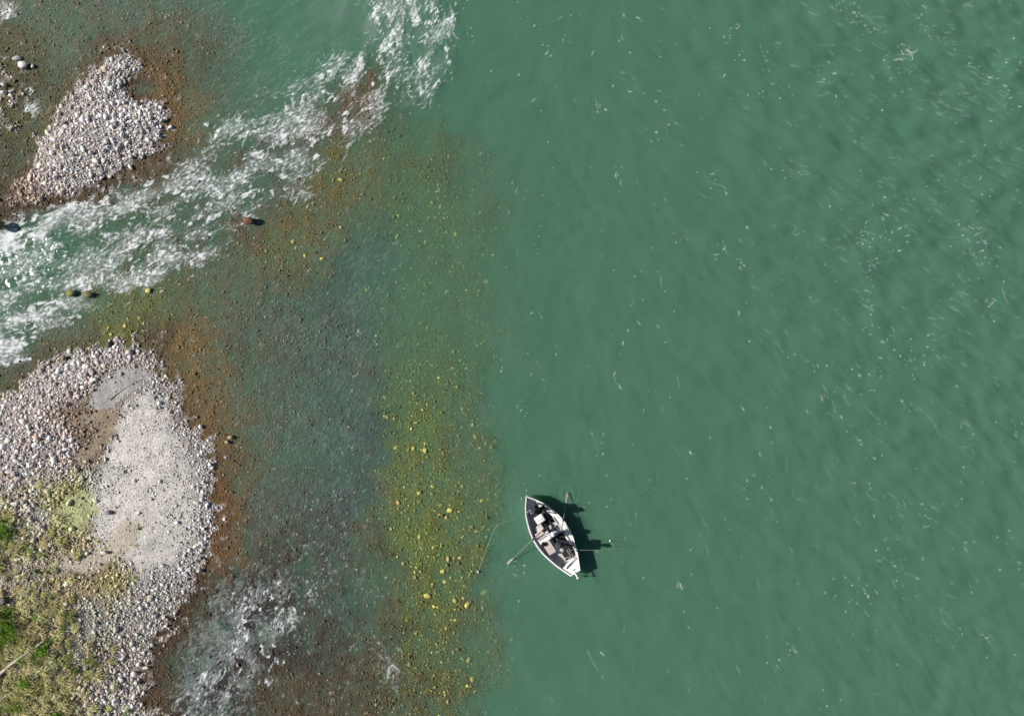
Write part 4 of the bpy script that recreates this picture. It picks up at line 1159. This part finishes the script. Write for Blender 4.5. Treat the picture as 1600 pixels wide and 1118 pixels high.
    fs = [(i * n + k, i * n + (k + 1) % n, (i + 1) * n + (k + 1) % n, (i + 1) * n + k) for i in range(5) for k in range(n)] + [tuple(5 * n + k for k in range(n))]
    mb.add(vs, fs); ct = mb.build('cap', cap, root, smooth=True)
    mb = MB()
    for dz in (0, .008):
        pass
    br = [frame((.098 * math.cos(u), .10 * math.sin(u) + .07 * math.sin(u) ** 2, .035 - .012 * math.sin(u))) for u in np.linspace(.1, math.pi - .1, 11)]
    ins = [frame((.094 * math.cos(u), .098 * math.sin(u), .04)) for u in np.linspace(.1, math.pi - .1, 11)]
    lo_ = [p - upv * .007 for p in br]; li_ = [p - upv * .007 for p in ins]
    vs = br + ins + lo_ + li_
    fs = [(i, i + 1, 11 + i + 1, 11 + i) for i in range(10)] + [(22 + i, 33 + i, 33 + i + 1, 22 + i + 1) for i in range(10)] + [(i, 22 + i, 22 + i + 1, i + 1) for i in range(10)]
    mb.add(vs, fs); mb.build('cap_brim', cap, ct)
    for sg in (1, -1):
        mb = MB(); mb.ball(frame((sg * .032, .094, .012)), .010, 8); mb.build('eye', M_black, root)
    mb = MB(); mb.tube([frame((-.022, .103, -.052)), frame((0, .109, -.054)), frame((.022, .103, -.052))], .006, 6); mb.build('mouth', M_tan, root)
    return root

def standing(zx, zy, fdir, floor=.10, lean=.06, hands=None, height=1.0):
    f = Vector(fdir).normalized(); r = f.cross(Vector((0, 0, 1)))
    b = Zm(zx, zy, 1.0); b.z = 0
    k = height
    up = Vector((0, 0, 1))
    J = {}
    J['pelvis'] = b + up * (floor + .95 * k)
    J['chest'] = b + f * lean + up * (floor + 1.28 * k)
    J['neck'] = b + f * (lean * 1.4) + up * (floor + 1.49 * k)
    J['head'] = b + f * (lean * 2.0 + .02) + up * (floor + 1.63 * k)
    for sd_, sg in (('l', -1), ('r', 1)):
        J['shoulder_' + sd_] = b + f * lean * 1.2 + r * sg * .19 + up * (floor + 1.41 * k)
        J['hip_' + sd_] = b + r * sg * .095 + up * (floor + .90 * k)
        J['knee_' + sd_] = b + r * sg * .13 + f * .05 + up * (floor + .50 * k)
        J['ankle_' + sd_] = b + r * sg * .15 - f * .02 + up * (floor + .09)
        J['toe_' + sd_] = b + r * sg * .17 + f * .17 + up * (floor + .042)
        h = hands[sd_]
        J['grip_' + sd_] = h
        s_ = J['shoulder_' + sd_]
        w = h + (s_ - h).normalized() * .09
        J['wrist_' + sd_] = w
        m = (s_ + w) / 2; d = (w - s_).length
        bend = math.sqrt(max(.01, .29 ** 2 - (d / 2) ** 2)) if d < .58 else .04
        J['elbow_' + sd_] = m + (Vector((0, 0, -1)) + r * sg * .55).normalized() * bend
    return J, f, r
# bow angler, rod out over the near-shore side
fdir = Vector((-.90, -.44, 0))
bc = Zm(660, 258, 1.0)
butt = Vector((bc.x, bc.y, 1.15)) + fdir.normalized() * .33
J, f_, r_ = standing(668, 262, fdir, floor=.12, hands={'r': butt + Vector((0, 0, .02)), 'l': butt - fdir.normalized() * .02 + Vector((.05, -.16, -.10))})
person(J, 'person in dark jacket and cap standing in the pointed bow with a rod', (M_navy, M_wader, M_black, True), M_cap_d, f_)
tip = Zm(290, 425, 1.9)
rod(butt, curve([butt, butt.lerp(tip, .5) + Vector((0, 0, .22)), tip], 5)[1:], curve([tip, Zm(255, 485, 1.55), Zm(190, 645, .75), Zm(105, 880, .02)], 6), 'fly rod bent over the water towards the yellow stones from the bow')
# stern angler, rod out over the shadow side
fdir2 = Vector((.99, -.05, 0))
sc_ = Zm(880, 625, 1.0)
butt2 = Vector((sc_.x, sc_.y, 1.15)) + fdir2 * .36
butt2.y = Zm(950, 665, 1.15).y
J, f2, r2_ = standing(872, 628, fdir2, floor=.10, hands={'r': butt2 + Vector((0, 0, .02)), 'l': butt2 - fdir2 * .04 + Vector((0, .17, -.10))})
person(J, 'person in dark jacket and grey cap standing towards the stern with a rod', (M_navy, M_wader, M_black, True), M_cap_g, f2)
tip2 = Zm(1415, 660, .95)
rod(butt2, curve([butt2, butt2.lerp(tip2, .5) + Vector((0, 0, .15)), tip2], 5)[1:], curve([tip2, Zm(1400, 625, .6), Zm(1375, 580, .02)], 5), 'fly rod held straight out over the boat shadow from the stern')
# rower, seated, facing the bow
up = Vector((0, 0, 1))
f3 = ax.copy(); r3_ = f3.cross(up)
pb = Zm(835, 515, .6); pb.z = 0
J = {}
J['pelvis'] = pb + up * .56; J['chest'] = pb + f3 * .07 + up * .90; J['neck'] = pb + f3 * .12 + up * 1.12; J['head'] = pb + f3 * .16 + up * 1.27
for sd_, sg, h in (('l', -1, hand_p), ('r', 1, hand_s)):
    J['shoulder_' + sd_] = pb + f3 * .09 + r3_ * sg * .19 + up * 1.03
    J['hip_' + sd_] = pb + r3_ * sg * .09 + f3 * .03 + up * .53
    J['knee_' + sd_] = pb + r3_ * sg * .15 + f3 * .46 + up * .60
    J['ankle_' + sd_] = pb + r3_ * sg * .14 + f3 * .64 + up * .20
    J['toe_' + sd_] = pb + r3_ * sg * .15 + f3 * .84 + up * .155
    s_ = J['shoulder_' + sd_]; J['grip_' + sd_] = h
    w = h + (s_ - h).normalized() * .09; J['wrist_' + sd_] = w
    d = (w - s_).length; m = (s_ + w) / 2
    bend = math.sqrt(max(.004, .29 ** 2 - (d / 2) ** 2)) if d < .58 else .03
    J['elbow_' + sd_] = m + (Vector((0, 0, -1)) + r3_ * sg * .4).normalized() * bend
person(J, 'person in pale grey shirt and white cap seated at the oars', (M_grey, M_black, M_black, True), M_cap_w, f3)

# loose gear in the boat
def gear(name, label, cat, at):
    r = empty(name, at); r.rotation_euler = (0, 0, BRZ); tag(r, label, cat); return r
g = gear('rope_coil', 'black coil of anchor rope lying on the tan side box', 'rope', Zm(735, 612, .405))
mb = MB()
mb.tube([(.10 * math.cos(u) * (1 - .03 * math.floor(u / 6.283)) , .10 * math.sin(u), .02 + .014 * u / 6.283) for u in np.linspace(0, 6.283 * 5, 90)], .022, 6); mb.build('coil', M_rope, g, smooth=True)
mb = MB(); mb.tube([(.05 * math.cos(u), .05 * math.sin(u), .03 + .008 * u) for u in np.linspace(0, 6.283 * 2, 40)], .018, 6); mb.build('inner_turns', M_rope, g, smooth=True)
g = gear('cloth_bag', 'crumpled white cloth bag beside the rope coil', 'bag', Zm(676, 608, .11))
mb = MB()
for q in range(7): mb.ball((random.uniform(-.14, .14), random.uniform(-.07, .07), .12 + random.uniform(0, .09)), (random.uniform(.07, .13), random.uniform(.06, .1), random.uniform(.06, .12)), 10)
mb.build('bag', M_pack, g, smooth=True)
mb = MB(); mb.tube([(-.1, 0, .2), (-.05, .03, .30), (.05, .03, .30), (.1, 0, .2)], .012, 6); mb.build('strap', M_black, g, smooth=True)
g = gear('tackle_bag', 'black boxy tackle bag by the stern on the shadow side', 'bag', Zm(985, 680, .11))
mb = MB(); mb.box((0, 0, .15), (.42, .26, .30)); tb = mb.build('bag_body', M_navy, g, bevel=.03, smooth=True)
mb = MB(); mb.box((.0, -.145, .12), (.30, .05, .18)); mb.build('side_pocket', M_black, g, bevel=.015)
for y in (-.06, .06):
    mb = MB(); mb.tube([(-.21, y, .2), (-.2, y, .32), (.2, y, .32), (.21, y, .2)], .012, 6); mb.build('webbing_strap', M_inner, g)
mb = MB(); mb.tube([(-.1, 0, .30), (-.05, 0, .38), (.05, 0, .38), (.1, 0, .30)], .012, 6); mb.build('bag_handle', M_black, g)
g = gear('landing_net', 'landing net with pale hoop lying across the stern floor', 'net', Zm(985, 775, .40))
g.rotation_euler = (0, .1, BRZ + .7)
hoop = [(.26 * math.cos(u), .19 * math.sin(u), .0) for u in np.linspace(0, 2 * math.pi, 28)]
mb = MB(); mb.tube(hoop, .012, 6); mb.build('hoop', M_floor, g, smooth=True)
mb = MB(); mb.tube([(-.26, 0, 0), (-.52, 0, 0)], .014, 6); mb.build('net_handle', M_floor, g)
mb = MB()
for k in range(18):
    u = 2 * math.pi * k / 18
    mb.tube([(.26 * math.cos(u), .19 * math.sin(u), 0), (.2 * math.cos(u + .15), .14 * math.sin(u + .15), -.12), (.08 * math.cos(u + .3), .05 * math.sin(u + .3), -.20)], .004, 4)
for q, (s1, zz) in enumerate(((.9, -.05), (.72, -.12), (.5, -.17))):
    mb.tube([(.26 * s1 * math.cos(u), .19 * s1 * math.sin(u), zz) for u in np.linspace(0, 2 * math.pi, 24)], .004, 4)
mb.build('mesh_bag', M_black, g)
a, b = Zm(822, 350, .50), Zm(985, 588, .50)
g = empty('spare_oar', a); tag(g, 'spare oar stowed along the inside of the shadow side', 'oar')
d = (b - a)
mb = MB(); mb.tube([(0, 0, 0), d * .7], .022, 8); mb.build('shaft', M_tan, g, smooth=True)
mb = MB(); mb.tube([d * q for q in (.68, .75, .88, 1.0)], [.022, .05, .06, .05], 10, flat=.3); mb.build('blade', M_rim, g, smooth=True)
g = gear('thermos', 'small white flask standing near the stern floor', 'flask', Zm(925, 612, .11))
mb = MB(); mb.tube([(0, 0, 0), (0, 0, .24), (0, 0, .27)], [.04, .04, .03], 12); mb.build('flask_body', M_white, g, smooth=True)
mb = MB(); mb.tube([(0, 0, .27), (0, 0, .32)], .03, 12); mb.build('flask_cap', M_black, g, smooth=True)
g = gear('duffel', 'soft black duffel on the floor behind the front seat', 'bag', Zm(760, 330, .11))
mb = MB(); mb.capsule((-.18, 0, .13), (.18, 0, .13), .13, .13, 14); mb.build('duffel_body', M_black, g, smooth=True)
mb = MB(); mb.tube([(-.1, -.1, .22), (-.06, -.03, .31), (.06, -.03, .31), (.1, -.1, .22)], .012, 6); mb.build('duffel_handle', M_navy, g, smooth=True)

# ------------------------------------------------------------------ grass, shrubs, driftwood
def plant_mat(name, source='INSTANCER', rgb=None):
    m, nt, out = new_mat(name)
    if source == 'INSTANCER':
        a = N(nt, 'ShaderNodeAttribute', attribute_type='INSTANCER', attribute_name='tone'); c = a.outputs['Color']
    else:
        g_ = N(nt, 'ShaderNodeNewGeometry'); rmp = N(nt, 'ShaderNodeMapRange'); rmp.inputs['To Min'].default_value = .55; rmp.inputs['To Max'].default_value = 1.4
        nt.links.new(g_.outputs['Random Per Island'], rmp.inputs['Value'])
        sv = N(nt, 'ShaderNodeVectorMath', operation='SCALE'); sv.inputs[0].default_value = rgb; nt.links.new(rmp.outputs[0], sv.inputs['Scale']); c = sv.outputs[0]
    df = N(nt, 'ShaderNodeBsdfDiffuse'); tl = N(nt, 'ShaderNodeBsdfTranslucent')
    nt.links.new(c, df.inputs['Color']); nt.links.new(c, tl.inputs['Color'])
    mx = N(nt, 'ShaderNodeMixShader'); mx.inputs[0].default_value = .3
    nt.links.new(df.outputs[0], mx.inputs[1]); nt.links.new(tl.outputs[0], mx.inputs[2]); nt.links.new(mx.outputs[0], out.inputs['Surface'])
    return m
M_grass = plant_mat('grass_blades')
M_leaf = plant_mat('shrub_leaves', 'own', (.15, .28, .03))
M_stem = simple_mat('shrub_stem', (.12, .08, .05), .8)
M_wood = simple_mat('bleached_driftwood', (.48, .42, .34), .8, var=.25, scale=5, bump=.6)
M_twig = simple_mat('dark_twig', (.10, .08, .065), .8, var=.2)
tufts = bpy.data.collections.new('tuft_shapes')
for k in range(4):
    r = random.Random(50 + k); mb = MB()
    for q in range(46):
        u = r.uniform(0, 6.283); ro = r.uniform(0, .16); h = r.uniform(.05, .24); lean = r.uniform(.10, .40)
        p0 = Vector((ro * math.cos(u), ro * math.sin(u), -.02))
        dr = Vector((.75 + r.uniform(-.8, .8), .55 + r.uniform(-.8, .8), 0)).normalized()
        p1 = p0 + dr * lean * .4 + Vector((0, 0, h * .7)); p2 = p0 + dr * lean + Vector((0, 0, h))
        w = dr.cross(Vector((0, 0, 1))) * r.uniform(.009, .018)
        mb.add([p0 - w, p0 + w, p1 + w * .8, p1 - w * .8, p2], [(0, 1, 2, 3), (3, 2, 4)])
    me = mb.mesh('tuft'); me.materials.append(M_grass)
    tufts.objects.link(bpy.data.objects.new('tuft_%d' % k, me))
r = np.random.default_rng(77)
px, py = jitter_grid(-38, 230, 740, 1150, 4.2, r)
gd = shepard(px, py, GRASS, 16.0)[..., 0] * (.55 + .9 * sstep(-.3, .5, fbm(px / 26., py / 26., 3, 201)))
moss = np.exp(-((px - 120) / 26.) ** 2 - ((py - 792) / 20.) ** 2) + np.exp(-((px - 178) / 24.) ** 2 - ((py - 905) / 14.) ** 2)
keep = r.uniform(size=px.shape) < np.clip(gd * (1 - .55 * sstep(80, 150, px)), 0, 1) * .68
px, py, moss = px[keep], py[keep], moss[keep]
z = bed_z(px, py); n = len(px)
straw = np.array([.68, .59, .34]); olive = np.array([.44, .43, .17]); green = np.array([.16, .24, .05]); pale = np.array([.42, .44, .22])
mixv = sstep(-.1, .7, fbm(px / 34., py / 34., 3, 207) + r.normal(0, .18, n))[:, None]
tone = straw * (1 - mixv) + olive * mixv
gsel = (r.uniform(size=n) < .10)
tone[gsel] = green
tone = tone * (1 - np.clip(moss, 0, 1)[:, None]) + pale * np.clip(moss, 0, 1)[:, None]
lush = np.clip(np.exp(-((px - 8) / 34.) ** 2 - ((py - 965) / 46.) ** 2) + .8 * np.exp(-((px - 8) / 26.) ** 2 - ((py - 828) / 22.) ** 2) + .6 * sstep(.25, .5, fbm(px / 30., py / 30., 2, 231)) + .25, 0, 1) * (r.uniform(size=n) < .6)
tone = tone * (1 - lush[:, None]) + np.array([.20, .30, .05]) * lush[:, None]
tone = np.clip(tone * np.exp(r.normal(0, .27, n))[:, None], .02, .72)
sz = r.uniform(.55, 1.25, n) * np.where(moss > .3, .35, 1) * np.where((px > 130) & (py < 1000), .5, 1)
gr = instancer('dry_grass', np.stack([(px - 800) * S, (559 - py) * S, z], 1), np.stack([np.zeros(n), np.zeros(n), r.normal(0, .6, n)], 1), np.stack([sz, sz, sz * r.uniform(.7, 1.2, n)], 1), r.integers(0, 4, n), tone, tufts)
tag(gr, 'straw coloured and olive grass leaning over the bank', 'grass', kind='stuff')

def shrub(px, py, rad, h, seed, label):
    r = random.Random(seed)
    zb_ = float(bed_z(np.array([px]), np.array([py]))[0])
    root = empty('shrub', (P(px, py).x, P(px, py).y, zb_ - .03)); tag(root, label, 'shrub', 'green shrubs on the bank')
    mb = MB(); mbl = MB()
    for k in range(11):
        u = r.uniform(0, 6.283); d = Vector((math.cos(u), math.sin(u), 0)) * rad * r.uniform(.35, .95)
        tip = d + Vector((0, 0, h * r.uniform(.6, 1.05)))
        pts = curve([(0, 0, 0), tuple(tip * .5 + Vector((0, 0, h * .15))), tuple(tip)], 4)
        mb.tube(pts, [.014 - .011 * i / (len(pts) - 1) for i in range(len(pts))], 5)
        for q in range(70):
            c = pts[r.randint(3, len(pts) - 1)] + Vector((r.gauss(0, .09), r.gauss(0, .09), r.gauss(.0, .07)))
            a_ = Vector((r.gauss(0, 1), r.gauss(0, 1), r.gauss(0, .5))).normalized(); L = r.uniform(.05, .10)
            b_ = a_.cross(Vector((r.gauss(0, .4), r.gauss(0, .4), 1))).normalized() * L * .28
            mbl.add([c, c + a_ * L * .5 + b_, c + a_ * L, c + a_ * L * .5 - b_], [(0, 1, 2, 3)])
    mb.build('stem', M_stem, root)
    link_mesh('foliage', mbl.mesh('foliage'), M_leaf, root)
shrub(14, 826, .75, .55, 1, 'dark green shrub between the cobbles and the dry grass')
shrub(10, 957, 1.0, .75, 2, 'largest bright green shrub beside the bleached log')
shrub(32, 975, .7, .5, 3, 'low bright green shrub leaning on the largest shrub')
shrub(12, 998, .45, .4, 4, 'small yellowish green shrub above the bleached log')
shrub(86, 1004, .30, .25, 5, 'tiny green shrub at the tip of the bleached log')
shrub(98, 1112, .35, .3, 6, 'little green shrub low in the dry grass far below the log')
shrub(62, 1050, .30, .22, 7, 'sparse green sprig in the dry grass under the log')

def log(p0, p1, r0, r1, label, mat, name='driftwood', bend=.06, seed=0, branch=True, lift=.6):
    r = random.Random(seed)
    za = float(bed_z(np.array([p0[0]]), np.array([p0[1]]))[0]); zb_ = float(bed_z(np.array([p1[0]]), np.array([p1[1]]))[0])
    a = P(*p0); b = P(*p1); a.z = za + r0 * lift; b.z = zb_ + r1 * lift
    root = empty(name, a); tag(root, label, 'driftwood' if name != 'stick' else 'stick')
    d = b - a; side = Vector((-d.y, d.x, 0)).normalized()
    n = 12
    pts = [d * (i / n) + side * bend * math.sin(i / n * 3.0) + Vector((r.gauss(0, .3 * r1), r.gauss(0, .3 * r1), r.gauss(0, .2 * r1))) for i in range(n + 1)]
    mb = MB(); mb.tube(pts, [(r0 + (r1 - r0) * i / n) * r.uniform(.88, 1.12) for i in range(n + 1)], 9); mb.build('trunk', mat, root, smooth=True)
    if branch:
        for (i, sg) in ((8, 1), (10, -1)):
            q = pts[i]; e = q + d.normalized() * .28 + side * sg * .20 + Vector((0, 0, .08))
            mb = MB(); mb.tube([q, q.lerp(e, .5) + Vector((0, 0, .03)), e], [r1 * .7, r1 * .5, r1 * .25], 6); mb.build('branch', mat, root, smooth=True)
log((-12, 1068), (88, 988), .13, .045, 'long bleached driftwood log lying across the dry grass', M_wood, seed=3, lift=1.6)
log((-10, 1102), (42, 1066), .09, .03, 'shorter bleached log half buried in grass below the long log', M_wood, seed=5, lift=1.8)
log((176, 624), (226, 593), .022, .010, 'thin dark stick lying on the grey sand flat', M_twig, name='stick', bend=.10, seed=6, lift=1.2)
log((-10, 900), (22, 915), .06, .03, 'stubby bleached branch by the dark stump like rock', M_wood, seed=8, lift=1.2)
